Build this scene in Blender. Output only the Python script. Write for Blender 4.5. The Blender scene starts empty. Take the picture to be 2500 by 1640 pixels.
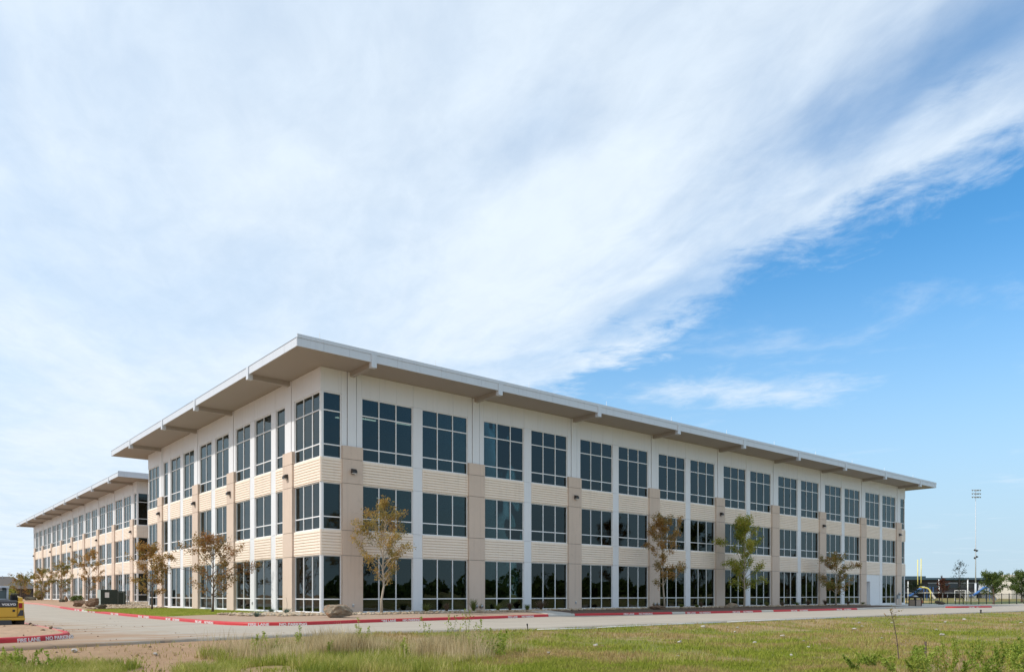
import bpy, bmesh, math, random
import numpy as np
R = math.radians
random.seed(7)
scene = bpy.context.scene
COL = scene.collection

# ---------------------------------------------------------------- camera
# Site axes: x runs along the long shaded facade, y along the sunlit end facade, origin at the near corner.
CAM = (-19.67, -40.79, 1.2)
FWD = np.array([0.64196, 0.76674]); RGT = np.array([0.76674, -0.64196])
cd = bpy.data.cameras.new('camera'); cam = bpy.data.objects.new('camera', cd); COL.objects.link(cam)
cam.location = CAM
cam.rotation_euler = (R(90), 0, -math.atan2(FWD[0], FWD[1]))
cd.sensor_fit = 'HORIZONTAL'; cd.sensor_width = 36.0
cd.lens = 36 * 1847 / 2500
cd.shift_y = 0.2522
cd.clip_end = 6000; cd.clip_start = 0.1
scene.camera = cam

# ---------------------------------------------------------------- light
SUN_AZ = (-0.94, 0.35)      # horizontal direction towards the sun
SUN_EL = R(42)
def node(nt, typ, ins=None, **props):
    n = nt.nodes.new(typ)
    for k, v in props.items(): setattr(n, k, v)
    for k, v in (ins or {}).items():
        s = n.inputs[k]
        if isinstance(v, bpy.types.NodeSocket): nt.links.new(v, s)
        else: s.default_value = v
    return n
def mth(nt, op, a, b=None, c=None, clamp=False):
    n = nt.nodes.new('ShaderNodeMath'); n.operation = op; n.use_clamp = clamp
    for i, v in enumerate((a, b, c)):
        if v is None: continue
        if isinstance(v, bpy.types.NodeSocket): nt.links.new(v, n.inputs[i])
        else: n.inputs[i].default_value = v
    return n.outputs[0]
def sstep(nt, v, lo, hi):
    n = node(nt, 'ShaderNodeMapRange', {0: v, 1: lo, 2: hi, 3: 0.0, 4: 1.0}, interpolation_type='SMOOTHSTEP')
    return n.outputs[0]
def mixc(nt, f, a, b):
    n = nt.nodes.new('ShaderNodeMix'); n.data_type = 'RGBA'
    for k, v in ((0, f), (6, a), (7, b)):
        if isinstance(v, bpy.types.NodeSocket): nt.links.new(v, n.inputs[k])
        else: n.inputs[k].default_value = v if k == 0 else (tuple(v) + (1,))[:4]
    return n.outputs[2]

world = bpy.data.worlds.new('World'); scene.world = world; world.use_nodes = True
wt = world.node_tree; wt.nodes.clear()
sky = node(wt, 'ShaderNodeTexSky', sky_type='NISHITA')
sky.sun_disc = False; sky.sun_elevation = SUN_EL
sky.sun_rotation = math.atan2(SUN_AZ[0], SUN_AZ[1])
sky.altitude = 200; sky.air_density = 1.0; sky.dust_density = 0.15; sky.ozone_density = 2.0
SKY_STRENGTH = 0.15
tc = node(wt, 'ShaderNodeTexCoord')
sx = node(wt, 'ShaderNodeSeparateXYZ', {0: tc.outputs['Generated']})
dx, dy, dz = sx.outputs
dzc = mth(wt, 'MAXIMUM', dz, 0.02)
u = mth(wt, 'DIVIDE', mth(wt, 'SUBTRACT', mth(wt, 'MULTIPLY', dx, float(RGT[0])), mth(wt, 'MULTIPLY', dy, float(-RGT[1]))), dzc)
v = mth(wt, 'DIVIDE', mth(wt, 'ADD', mth(wt, 'MULTIPLY', dx, float(FWD[0])), mth(wt, 'MULTIPLY', dy, float(FWD[1]))), dzc)
# cloud sheet in a flat layer overhead: a = distance across its edge, b = along it
ca = mth(wt, 'DIVIDE', mth(wt, 'ADD', u, mth(wt, 'MULTIPLY', v, 0.4)), 1.077)
cb = mth(wt, 'DIVIDE', mth(wt, 'SUBTRACT', v, mth(wt, 'MULTIPLY', u, 0.4)), 1.077)
def cnoise(sa, sb, sc, det=8, rough=0.6, dist=0.0, off=0.0):
    cv = node(wt, 'ShaderNodeCombineXYZ', {0: mth(wt, 'MULTIPLY', ca, sa), 1: mth(wt, 'MULTIPLY', cb, sb), 2: off})
    n = node(wt, 'ShaderNodeTexNoise', {'Vector': cv.outputs[0], 'Scale': sc, 'Detail': det, 'Roughness': rough, 'Distortion': dist})
    return n.outputs[0]
n_edge = cnoise(1.0, .75, 2.3, 9, .60, .25, 1.7)
n_str = cnoise(1.0, .38, 1.7, 7, .55, .6, 4.1)
n_big = cnoise(1.0, .8, 1.1, 4, .5, .3, 3.3)
n_fine = cnoise(1.0, .5, 9.0, 7, .66, .4, 2.2)
n_puff = cnoise(1.0, .9, 6.0, 9, .64, .5, 7.7)
inside = mth(wt, 'SUBTRACT', 1.735, ca)                      # > 0 under the sheet
e = mth(wt, 'ADD', inside, mth(wt, 'MULTIPLY', mth(wt, 'SUBTRACT', n_edge, .5), 1.0))
e = mth(wt, 'ADD', e, mth(wt, 'MULTIPLY', mth(wt, 'SUBTRACT', n_puff, .5), 0.62))
d_edge = sstep(wt, e, -0.03, 0.34)
thick = mth(wt, 'ADD', mth(wt, 'MULTIPLY', n_str, .75), mth(wt, 'MULTIPLY', n_big, .55))
thick = mth(wt, 'ADD', thick, mth(wt, 'MULTIPLY', mth(wt, 'SUBTRACT', n_fine, .5), .16))
d_base = mth(wt, 'ADD', .30, mth(wt, 'MULTIPLY', sstep(wt, inside, .05, 1.3), .40))
d_in = mth(wt, 'ADD', d_base, mth(wt, 'MULTIPLY', mth(wt, 'SUBTRACT', 1.0, d_base), sstep(wt, thick, .44, .84)))
dens = mth(wt, 'MULTIPLY', d_edge, d_in)
def rift(a0, b0, ra, rb, amt):
    qa = mth(wt, 'DIVIDE', mth(wt, 'SUBTRACT', ca, a0), ra); qb = mth(wt, 'DIVIDE', mth(wt, 'SUBTRACT', cb, b0), rb)
    q = mth(wt, 'SQRT', mth(wt, 'ADD', mth(wt, 'MULTIPLY', qa, qa), mth(wt, 'MULTIPLY', qb, qb)))
    q = mth(wt, 'ADD', mth(wt, 'SUBTRACT', 1.0, q), mth(wt, 'MULTIPLY', mth(wt, 'SUBTRACT', n_edge, .5), 2.4))
    return mth(wt, 'SUBTRACT', 1.0, mth(wt, 'MULTIPLY', sstep(wt, q, -.1, 1.1), amt))
for rv in ((1.27, 1.05, .20, .6, .55), (.66, 1.5, .15, .30, .22), (1.40, 2.5, .12, .3, .40), (-.6, 1.2, .35, .7, .30)):
    dens = mth(wt, 'MULTIPLY', dens, rift(*rv))
# a small separate bank low on the right, and faint scraps around it
bu = mth(wt, 'DIVIDE', mth(wt, 'SUBTRACT', u, 1.12), .62); bv = mth(wt, 'DIVIDE', mth(wt, 'SUBTRACT', v, 3.72), .36)
br = mth(wt, 'SQRT', mth(wt, 'ADD', mth(wt, 'MULTIPLY', bu, bu), mth(wt, 'MULTIPLY', bv, bv)))
b_in = mth(wt, 'ADD', mth(wt, 'SUBTRACT', 1.0, br), mth(wt, 'ADD', mth(wt, 'MULTIPLY', mth(wt, 'SUBTRACT', n_edge, .5), 2.0), mth(wt, 'MULTIPLY', mth(wt, 'SUBTRACT', n_puff, .5), 1.8)))
d_bank = mth(wt, 'MULTIPLY', sstep(wt, b_in, -.2, 1.5), .85)
scraps = mth(wt, 'MULTIPLY', sstep(wt, cnoise(.8, .8, 1.5, 8, .62, .3, 6.4), .56, .80), .45)
dens = mth(wt, 'MAXIMUM', dens, mth(wt, 'MAXIMUM', d_bank, scraps))
dens = mth(wt, 'MULTIPLY', dens, 1.0, clamp=True)
up = mth(wt, 'GREATER_THAN', dz, -0.02)
dens = mth(wt, 'MULTIPLY', dens, up)
CLOUD = (3.4, 3.85, 4.3)
cl = mixc(wt, sstep(wt, n_fine, .3, .75), tuple(c * .96 for c in CLOUD), CLOUD)
blue = node(wt, 'ShaderNodeHueSaturation', {'Hue': .493, 'Saturation': 1.32, 'Value': 0.83, 'Color': sky.outputs[0]}).outputs[0]
# even pale air low over the horizon, all round
blue = mixc(wt, mth(wt, 'MULTIPLY', sstep(wt, dz, .42, .02), .93), blue, (1.92, 2.62, 3.28))
skyc = mixc(wt, dens, blue, cl)
bg = node(wt, 'ShaderNodeBackground', {0: skyc, 1: SKY_STRENGTH})
node(wt, 'ShaderNodeOutputWorld', {0: bg.outputs[0]})

sd = bpy.data.lights.new('sun', 'SUN'); so = bpy.data.objects.new('sun', sd); COL.objects.link(so)
sd.energy = 2.0; sd.angle = R(0.6); sd.color = (1.0, .945, .87)
hx, hy = SUN_AZ; hh = math.hypot(hx, hy); hx /= hh; hy /= hh
from mathutils import Vector, Matrix, Euler
so.rotation_euler = Vector((hx * math.cos(SUN_EL), hy * math.cos(SUN_EL), math.sin(SUN_EL))).to_track_quat('Z', 'Y').to_euler()
so.location = (-60, 30, 60)

scene.view_settings.view_transform = 'Standard'; scene.view_settings.look = 'None'
scene.view_settings.gamma = 1.0; scene.view_settings.use_curve_mapping = False
scene.view_settings.exposure = 0.72
scene.cycles.use_denoising = True
scene.cycles.max_bounces = 8; scene.cycles.transparent_max_bounces = 24
scene.cycles.sample_clamp_indirect = 6.0

# ---------------------------------------------------------------- helpers
def link(o, parent=None):
    COL.objects.link(o)
    if parent is not None: o.parent = parent
    return o
def tag(o, label=None, cat=None, group=None, kind=None):
    if label: o['label'] = label
    if cat: o['category'] = cat
    if group: o['group'] = group
    if kind: o['kind'] = kind
    return o
def empty(name, loc=(0, 0, 0), rz=0.0, label=None, cat=None, group=None):
    o = bpy.data.objects.new(name, None); link(o)
    o.empty_display_size = .3
    o.location = loc; o.rotation_euler = (0, 0, rz)
    return tag(o, label, cat, group)
class MB:
    """collects geometry for ONE mesh"""
    def __init__(s): s.v = []; s.f = []
    def box(s, a, b):
        x0, x1 = sorted((a[0], b[0])); y0, y1 = sorted((a[1], b[1])); z0, z1 = sorted((a[2], b[2]))
        n = len(s.v)
        s.v += [(x0, y0, z0), (x1, y0, z0), (x1, y1, z0), (x0, y1, z0), (x0, y0, z1), (x1, y0, z1), (x1, y1, z1), (x0, y1, z1)]
        s.f += [tuple(n + i for i in q) for q in ((0, 3, 2, 1), (4, 5, 6, 7), (0, 1, 5, 4), (1, 2, 6, 5), (2, 3, 7, 6), (3, 0, 4, 7))]
        return s
    def tube(s, pts, rad, k=8, caps=True):
        pts = [Vector(p) for p in pts]
        if not hasattr(rad, '__len__'): rad = [rad] * len(pts)
        n0 = len(s.v)
        up_ = None
        for i, p in enumerate(pts):
            d = (pts[min(i + 1, len(pts) - 1)] - pts[max(i - 1, 0)])
            if d.length < 1e-9: d = Vector((0, 0, 1))
            d.normalize()
            if up_ is None: up_ = Vector((0, 0, 1)) if abs(d.z) < .9 else Vector((1, 0, 0))
            a = d.cross(up_)
            if a.length < 1e-4: a = d.cross(Vector((.3, 1, .2)))
            a.normalize(); b = d.cross(a); b.normalize()
            for j in range(k):
                t = 2 * math.pi * j / k
                s.v.append(tuple(p + (a * math.cos(t) + b * math.sin(t)) * rad[i]))
        for i in range(len(pts) - 1):
            for j in range(k):
                q = n0 + i * k; r = n0 + (i + 1) * k; j2 = (j + 1) % k
                s.f.append((q + j, r + j, r + j2, q + j2))
        if caps:
            s.f.append(tuple(n0 + j for j in range(k)))
            s.f.append(tuple(n0 + (len(pts) - 1) * k + j for j in reversed(range(k))))
        return s
    def prism(s, poly, axis, lo, hi):
        """extrude a 2D polygon along axis 0/1/2"""
        n0 = len(s.v); k = len(poly)
        for h in (lo, hi):
            for p in poly:
                q = list(p); q.insert(axis, h); s.v.append(tuple(q))
        s.f.append(tuple(n0 + i for i in range(k))); s.f.append(tuple(n0 + k + i for i in reversed(range(k))))
        for i in range(k):
            j = (i + 1) % k; s.f.append((n0 + i, n0 + k + i, n0 + k + j, n0 + j))
        return s
    def mesh(s, name, m, smooth=False, fix=True, bevel=0.0):
        me = bpy.data.meshes.new(name); me.from_pydata(s.v, [], s.f)
        if fix or bevel:
            bm = bmesh.new(); bm.from_mesh(me)
            if bevel: bmesh.ops.bevel(bm, geom=bm.edges[:], offset=bevel, segments=2, affect='EDGES', profile=.6)
            bmesh.ops.recalc_face_normals(bm, faces=bm.faces[:]); bm.to_mesh(me); bm.free()
        me.materials.append(m)
        if smooth: me.polygons.foreach_set('use_smooth', [True] * len(me.polygons))
        return me
    def obj(s, name, m, parent=None, smooth=False, bevel=0.0):
        return link(bpy.data.objects.new(name, s.mesh(name, m, smooth, True, bevel)), parent)
def fast_mesh(name, V, F, m, parent=None, smooth=False):
    """numpy verts (n,3) and faces (m,k)"""
    V = np.asarray(V, dtype=np.float32); F = np.asarray(F, dtype=np.int32)
    me = bpy.data.meshes.new(name); k = F.shape[1]
    me.vertices.add(len(V)); me.vertices.foreach_set('co', V.ravel())
    me.loops.add(F.size); me.loops.foreach_set('vertex_index', F.ravel())
    me.polygons.add(len(F)); me.polygons.foreach_set('loop_start', np.arange(0, F.size, k, dtype=np.int32))
    me.polygons.foreach_set('loop_total', np.full(len(F), k, dtype=np.int32))
    me.update(calc_edges=True); me.validate()
    me.materials.append(m)
    if smooth: me.polygons.foreach_set('use_smooth', np.ones(len(F), dtype=bool))
    return link(bpy.data.objects.new(name, me), parent)
# value noise for layout
_rng = np.random.default_rng(11)
_tab = _rng.random((256, 256))
def vnoise(x, y, sc, seed=0):
    x = np.asarray(x, float) * sc + seed * 17.3; y = np.asarray(y, float) * sc + seed * 9.1
    xi = np.floor(x).astype(int); yi = np.floor(y).astype(int); fx = x - xi; fy = y - yi
    fx = fx * fx * (3 - 2 * fx); fy = fy * fy * (3 - 2 * fy)
    g = lambda a, b: _tab[a % 256, b % 256]
    return (g(xi, yi) * (1 - fx) + g(xi + 1, yi) * fx) * (1 - fy) + (g(xi, yi + 1) * (1 - fx) + g(xi + 1, yi + 1) * fx) * fy
def fbm(x, y, sc, seed=0, o=3):
    return sum(vnoise(x, y, sc * 2 ** i, seed + i) * .5 ** i for i in range(o)) / sum(.5 ** i for i in range(o))
def smooth01(x): x = np.clip(x, 0, 1); return x * x * (3 - 2 * x)

# ---------------------------------------------------------------- materials
def mat(name, base, rough=.6, var=.10, scale=1.2, bump=0.0, bscale=40., metal=0.0, spec=.5, alt=None, altlo=.55, altscale=None, streak=0.0):
    m = bpy.data.materials.new(name); m.use_nodes = True; nt = m.node_tree
    p = nt.nodes['Principled BSDF']
    geo = node(nt, 'ShaderNodeNewGeometry')
    n1 = node(nt, 'ShaderNodeTexNoise', {'Vector': geo.outputs['Position'], 'Scale': scale, 'Detail': 6.0, 'Roughness': .6})
    f = mth(nt, 'ADD', mth(nt, 'MULTIPLY', mth(nt, 'SUBTRACT', n1.outputs[0], .5), var * 2), 1.0)
    c = node(nt, 'ShaderNodeVectorMath', {0: tuple(base)}, operation='SCALE'); nt.links.new(f, c.inputs['Scale'])
    col = c.outputs[0]
    if alt:
        n2 = node(nt, 'ShaderNodeTexNoise', {'Vector': geo.outputs['Position'], 'Scale': altscale or scale * 2, 'Detail': 7.0, 'Roughness': .65})
        col = mixc(nt, sstep(nt, n2.outputs[0], altlo, altlo + .18), col, alt)
    if streak:
        mp = node(nt, 'ShaderNodeMapping', {'Vector': geo.outputs['Position'], 'Scale': (3.2, 3.2, .16)})
        n4 = node(nt, 'ShaderNodeTexNoise', {'Vector': mp.outputs[0], 'Scale': 1.6, 'Detail': 6.0, 'Roughness': .65})
        f4 = mth(nt, 'SUBTRACT', 1.0, mth(nt, 'MULTIPLY', sstep(nt, n4.outputs[0], .50, .78), streak))
        c4 = node(nt, 'ShaderNodeVectorMath', {0: col}, operation='SCALE'); nt.links.new(f4, c4.inputs['Scale']); col = c4.outputs[0]
    nt.links.new(col, p.inputs['Base Color'])
    p.inputs['Roughness'].default_value = rough; p.inputs['Metallic'].default_value = metal
    p.inputs['Specular IOR Level'].default_value = spec
    if bump:
        n3 = node(nt, 'ShaderNodeTexNoise', {'Vector': geo.outputs['Position'], 'Scale': bscale, 'Detail': 5.0})
        b = node(nt, 'ShaderNodeBump', {'Strength': 1.0, 'Distance': bump, 'Height': n3.outputs[0]})
        nt.links.new(b.outputs[0], p.inputs['Normal'])
    return m
def leafmat(name, c1, c2, c3=None, trans=.35, rough=.55):
    m = bpy.data.materials.new(name); m.use_nodes = True; nt = m.node_tree; nt.nodes.clear()
    geo = node(nt, 'ShaderNodeNewGeometry')
    n1 = node(nt, 'ShaderNodeTexNoise', {'Vector': geo.outputs['Position'], 'Scale': 1.1, 'Detail': 3.0})
    rnd = geo.outputs['Random Per Island']
    t = mth(nt, 'ADD', mth(nt, 'MULTIPLY', rnd, .55), mth(nt, 'MULTIPLY', sstep(nt, n1.outputs[0], .34, .66), .5))
    cr = node(nt, 'ShaderNodeValToRGB', {0: t}); el = cr.color_ramp.elements
    el[0].position = .1; el[0].color = (*c1, 1); el[1].position = .95; el[1].color = (*(c3 or c2), 1)
    if c3: q = cr.color_ramp.elements.new(.5); q.color = (*c2, 1)
    d = node(nt, 'ShaderNodeBsdfPrincipled', {'Base Color': cr.outputs[0], 'Roughness': rough})
    d.inputs['Specular IOR Level'].default_value = .25
    tr = node(nt, 'ShaderNodeBsdfTranslucent', {0: cr.outputs[0]})
    mx = node(nt, 'ShaderNodeMixShader', {0: trans, 1: d.outputs[0], 2: tr.outputs[0]})
    node(nt, 'ShaderNodeOutputMaterial', {0: mx.outputs[0]})
    return m
MT = {}
MT['panel'] = mat('white_metal_panel', (.75, .755, .765), .45, .03, .8, streak=.10)
MT['soffit'] = mat('soffit_panel', (.36, .315, .275), .6, .03, .6)
MT['beam'] = mat('beam_paint', (.38, .34, .30), .6, .03, .6)
MT['fascia'] = mat('fascia_metal', (.60, .635, .68), .4, .03, .7, streak=.10)
MT['joint'] = mat('dark_joint', (.10, .09, .085), .8, .05)
MT['tan'] = mat('tan_cast_concrete', (.63, .505, .41), .85, .07, .9, .004, 60., alt=(.56, .45, .36), altlo=.58, altscale=2.2, streak=.16)
MT['cream'] = mat('cream_ribbed_concrete', (.88, .76, .64), .8, .05, .9, .002, 80., alt=(.82, .70, .585), altlo=.60, altscale=1.5, streak=.15)
MT['frame'] = mat('white_window_frame', (.80, .80, .80), .35, .02)
MT['shadowline'] = mat('coping_shadow_grey', (.22, .23, .25), .5, .1)
MT['dark'] = mat('dark_bronze', (.035, .03, .028), .4, .1)
MT['slab'] = mat('interior_slab', (.45, .45, .44), .8, .05)
MT['core'] = mat('interior_wall', (.30, .30, .29), .8, .05)
MT['blind'] = mat('roller_blind_cloth', (.62, .66, .57), .8, .04)
MT['roofm'] = mat('roof_membrane', (.6, .6, .58), .8, .1)
def glassmat(name, tint, ior):
    m = bpy.data.materials.new(name); m.use_nodes = True; nt = m.node_tree; nt.nodes.clear()
    fr = node(nt, 'ShaderNodeFresnel', {'IOR': ior})
    geo = node(nt, 'ShaderNodeNewGeometry')
    n1 = node(nt, 'ShaderNodeTexNoise', {'Vector': geo.outputs['Position'], 'Scale': .55, 'Detail': 1.0})
    b = node(nt, 'ShaderNodeBump', {'Strength': 1.0, 'Distance': .011, 'Height': n1.outputs[0]})
    t = node(nt, 'ShaderNodeBsdfTransparent', {0: (*tint, 1)})
    g = node(nt, 'ShaderNodeBsdfGlossy', {0: (.80, .90, .90, 1), 'Roughness': 0.0})
    nt.links.new(b.outputs[0], g.inputs['Normal'])
    mx = node(nt, 'ShaderNodeMixShader', {0: fr.outputs[0], 1: t.outputs[0], 2: g.outputs[0]})
    node(nt, 'ShaderNodeOutputMaterial', {0: mx.outputs[0]})
    return m
MT['glass'] = glassmat('tinted_glass', (.31, .39, .39), 1.56)
def emis(name, c, s):
    m = bpy.data.materials.new(name); m.use_nodes = True; p = m.node_tree.nodes['Principled BSDF']
    p.inputs['Base Color'].default_value = (*c, 1); p.inputs['Emission Color'].default_value = (*c, 1); p.inputs['Emission Strength'].default_value = s
    return m
MT['lamp'] = emis('lit_tube_light', (1.0, .93, .8), 1.6)

# ---------------------------------------------------------------- office buildings
LEV = [(.13, [.93], 3.52), (5.01, [5.77], 7.78), (9.22, [9.99, 11.98], 13.06)]
SOF, FAS, COP, OV = 14.44, 14.86, 15.06, 2.62
def long_layout():
    L = [('C', 0, 1.33, 1)]
    for k in range(9):
        a = 1.33 + 9.29 * k; L.append(('P', a, a + 1.34, k))
        if k < 8:
            b = a + 1.34; L += [('W', b, b + 3.63, 3), ('R', b + 3.63, b + 4.32, 0), ('W', b + 4.32, b + 7.95, 3)]
    L.append(('C', 76.99, 78.32, 1)); return L, 78.32
def short_layout():
    L = [('C', 0, 3.65, 3), ('P', 3.65, 5.05, 0), ('W', 5.05, 6.45, 1), ('R', 6.45, 7.2, 0), ('W', 7.2, 10.05, 2), ('R', 10.05, 10.85, 0), ('W', 10.85, 13.65, 2),
         ('P', 13.65, 15.05, 1), ('W', 15.05, 17.9, 2), ('R', 17.9, 18.75, 0), ('W', 18.75, 21.6, 2), ('P', 21.6, 23.0, 2)]
    T = 36.65
    for (k, a, b, n) in reversed(L[1:7]):
        L.append((k, T - b, T - a, 3 if k == 'P' else n))
    L.append(('C', 33.0, T, 3)); return L, T
_mc = {}
def shared(key, fn):
    if key not in _mc: _mc[key] = fn()
    return _mc[key]
def place(name, me, root, face, s0, s1):
    o = link(bpy.data.objects.new(name, me), root)
    if face == 'front': o.location = (s0, 0, 0)
    else: o.location = (0, s1, 0); o.rotation_euler = (0, 0, R(-90))
    return o
# element meshes in facade space: x = along, y = inwards (negative is proud), z up
def m_frame(w, lev, n):
    def f():
        z0, mul, z1 = LEV[lev]; b = MB(); t = .062; y0, y1 = .05, .16
        b.box((0.004, y0, z0), (t, y1, z1)); b.box((w - t, y0, z0), (w - .004, y1, z1))
        b.box((t, y0, z0), (w - t, y1, z0 + t)); b.box((t, y0, z1 - t), (w - t, y1, z1))
        xs = [t] + [w * i / n for i in range(1, n)] + [w - t]
        for i in range(1, n): b.box((w * i / n - .03, y0 + .003, z0 + t), (w * i / n + .03, y1 - .003, z1 - t))
        for z in mul:
            for i in range(n):
                b.box((xs[i] + (.03 if i else 0), y0 + .006, z - .032), (xs[i + 1] - (.03 if i < n - 1 else 0), y1 - .006, z + .032))
        if lev == 0: b.box((.004, -.02, -.4), (w - .004, .15, z0 - .004))
        return b.mesh('window_frame', MT['frame'], fix=False)
    return shared(('frame', round(w, 3), lev, n), f)
def pane_cells(w, lev, n):
    z0, mul, z1 = LEV[lev]; t = .062
    zs = [z0 + t] + mul + [z1 - t]; out = []
    for i in range(n):
        xa = t if i == 0 else w * i / n + .03; xb = w - t if i == n - 1 else w * (i + 1) / n - .03
        for j in range(len(zs) - 1):
            za = zs[j] + (.032 if j else 0); zb = zs[j + 1] - (.032 if j < len(zs) - 2 else 0)
            out.append((xa, xb, za, zb))
    return out
def m_pane(w, h):
    return shared(('pane', round(w, 3), round(h, 3)), lambda: MB().box((-w / 2, -.006, -h / 2), (w / 2, .006, h / 2)).mesh('pane', MT['glass'], fix=False))
def m_spandrel(w, zl, zh):
    def f():
        b = MB(); n = 8; h = (zh - zl - .1) / n; pts = []
        pts.append((.22, zl + .003)); pts.append((-.03, zl + .003)); pts.append((-.03, zl + .05))
        for i in range(n):
            z = zl + .05 + i * h
            pts += [(.03, z + h * .02), (.03, z + h * .17), (-.03, z + h * .22), (-.04, z + h * .30), (-.04, z + h * .90), (-.03, z + h * .98)]
        pts += [(-.03, zh - .05), (-.03, zh - .003), (.22, zh - .003)]
        e = .05
        b.prism(pts, 0, e, w - e)
        for xa, xb in ((.006, e), (w - e, w - .006)): b.box((xa, -.032, zl + .004), (xb, .22, zh - .004))
        return b.mesh('spandrel_panel', MT['cream'])
    return shared(('span', round(w, 3), zl, zh), f)
PZ = [-.4, 3.51, 5.0, 7.79, 9.23, 10.02]
def m_box(kind, x0, y0, z0, x1, y1, z1, m):
    return shared((kind, tuple(round(q, 3) for q in (x0, y0, z0, x1, y1, z1))), lambda: MB().box((x0, y0, z0), (x1, y1, z1)).mesh(kind, m, fix=False))
def m_beam():
    def f():
        b = MB(); b.box((-.13, .02, SOF - .28), (.13, -OV + .24, SOF + .02)); return b.mesh('roof_beam', MT['beam'])
    return shared('beam', f)
def m_cap():
    return shared('cap', lambda: MB().box((-.165, -OV + .242, SOF - .31), (.165, -OV - .055, FAS - .004)).mesh('end_cap', MT['fascia']))
def lit(o, n): return o
def office(name, label, origin, lay_front, lay_left, detail, cols, rng):
    root = empty(name, origin, 0, label, 'office building')
    (LF, LX), (LL, LY) = lay_front, lay_left
    rnd = random.Random(rng)
    panes = []
    for face, L, T in (('front', LF, LX), ('left', LL, LY)):
        for idx, (k, a, b, n) in enumerate(L):
            w = b - a
            if k in 'CW':
                for lev in range(3):
                    if detail and face == 'front' and lev == 0 and abs(a - (2.67 + 9.29 * 7)) < .02:
                        service_bay(root, a, b); continue
                    wo = place('window', m_frame(w, lev, n), root, face, a, b)
                    dist = math.hypot(origin[0] + (a if face == 'front' else 0) - CAM[0], origin[1] + (0 if face == 'front' else a) - CAM[1])
                    for c in pane_cells(w, lev, n): panes.append((dist, wo, c, face, a, b))
                    if detail: blinds(root, face, a, b, lev, n, rnd)
                place('spandrel_panel', m_spandrel(w, 3.52, 5.01), root, face, a, b)
                place('spandrel_panel', m_spandrel(w, 7.78, 9.22), root, face, a, b)
                # metal panels above the top windows
                for i in range(n):
                    xa, xb = w * i / n, w * (i + 1) / n
                    if detail: place('wall_panel', m_box('wall_panel', xa + .004, 0, 13.064, xb - .004, .06, SOF - .01, MT['panel']), root, face, a, b)
                if not detail: place('wall_panel', m_box('wall_panel', .004, 0, 13.064, w - .004, .06, SOF - .01, MT['panel']), root, face, a, b)
            elif k == 'R':
                zs = [-.4, 3.52, 5.01, 7.78, 9.22, 13.06, SOF - .01]
                for z0, z1 in zip(zs[:-1], zs[1:]) if detail else [(-.4, SOF - .01)]:
                    place('pier_panel', m_box('pier_panel', .004, -.012, z0 + .006, w - .004, .16, z1 - .006, MT['panel']), root, face, a, b)
            elif k == 'P':
                place('pilaster_core', m_box('pilaster_core', .02, -.11, -.4, w - .02, .3, 10.0, MT['joint']), root, face, a, b)
                for z0, z1 in zip(PZ[:-1], PZ[1:]):
                    place('pilaster_block', m_box('pilaster_block', 0, -.15, z0 + .012, w, .28, z1 - .012, MT['tan']), root, face, a, b)
                cw = .56; e0 = (w - cw) / 2
                for xa, xb, d in ((0.004, e0 - .045, 0), (e0, e0 + cw, -.03), (e0 + cw + .045, w - .004, 0)):
                    place('column_cover', m_box('column_cover', xa, d, 10.015, xb, .08, SOF - .01, MT['panel']), root, face, a, b)
                bo = link(bpy.data.objects.new('roof_beam', m_beam()), root); link(bpy.data.objects.new('end_cap', m_cap()), bo)
                if face == 'front': bo.location = ((a + b) / 2, 0, 0)
                else: bo.location = (0, (a + b) / 2, 0); bo.rotation_euler = (0, 0, R(-90))
    # corner posts
    for cx, cy in ((0, 0), (LX, 0), (0, LY)):
        for z0, _, z1 in LEV:
            px = (.03, .2) if cx == 0 else (LX - .2, LX - .03); py = (.03, .2) if cy == 0 else (LY - .2, LY - .03)
            MB().box((px[0], py[0], z0 - (.5 if z0 < 1 else .002)), (px[1], py[1], z1 + .002)).obj('corner_post', MT['frame'], root)
        MB().box((.002 if cx == 0 else LX - .06, .002 if cy == 0 else LY - .06, 13.065), (.06 if cx == 0 else LX - .002, .06 if cy == 0 else LY - .002, SOF - .011)).obj('corner_trim', MT['panel'], root)
    # glass: the largest 300 as single panes
    panes.sort(key=lambda p: p[0] - 6 * (p[2][1] - p[2][0]) * (p[2][3] - p[2][2]))
    rest = MB()
    for i, (dist, wo, (xa, xb, za, zb), face, a, b) in enumerate(panes):
        if i < 300:
            o = link(bpy.data.objects.new('pane', m_pane(xb - xa + .02, zb - za + .02)), wo)
            o.location = ((xa + xb) / 2, .105, (za + zb) / 2)
            o.rotation_euler = (R(rnd.uniform(-.12, .12)), 0, R(rnd.uniform(-.12, .12)))
        else:
            if face == 'front': rest.box((a + xa - .01, .099, za - .01), (a + xb + .01, .111, zb + .01))
            else: rest.box((.099, b - xa + .01, za - .01), (.111, b - xb - .01, zb + .01))
    if rest.v: tag(rest.obj('distant_panes', MT['glass'], root), kind='stuff')
    # inside
    i0 = .34
    for z0, z1 in ((-.35, .08), (3.72, 4.26), (7.98, 8.52), (13.3, 13.6)):
        MB().box((i0, i0, z0), (LX - .4, LY - .4, z1)).obj('floor_slab', MT['slab'], root)
    for z0, z1 in ((.085, 3.715), (4.265, 7.975), (8.525, 13.295)):
        MB().box((9, 9, z0), (LX - 9, LY - 9, z1)).obj('core_wall', MT['core'], root)
    for q in (26, 52):
        if LX > 50: MB().box((q, .9, .09), (q + .15, 8.99, 3.71)).obj('partition', MT['core'], root)
    # plain far sides
    b = MB(); b.box((LX - .3, .21, -.4), (LX + .0, LY, SOF - .012)); b.obj('end_wall', MT['tan'], root)
    b = MB(); b.box((.21, LY - .3, -.4), (LX - .31, LY + .0, SOF - .012)); b.obj('rear_wall', MT['tan'], root)
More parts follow.
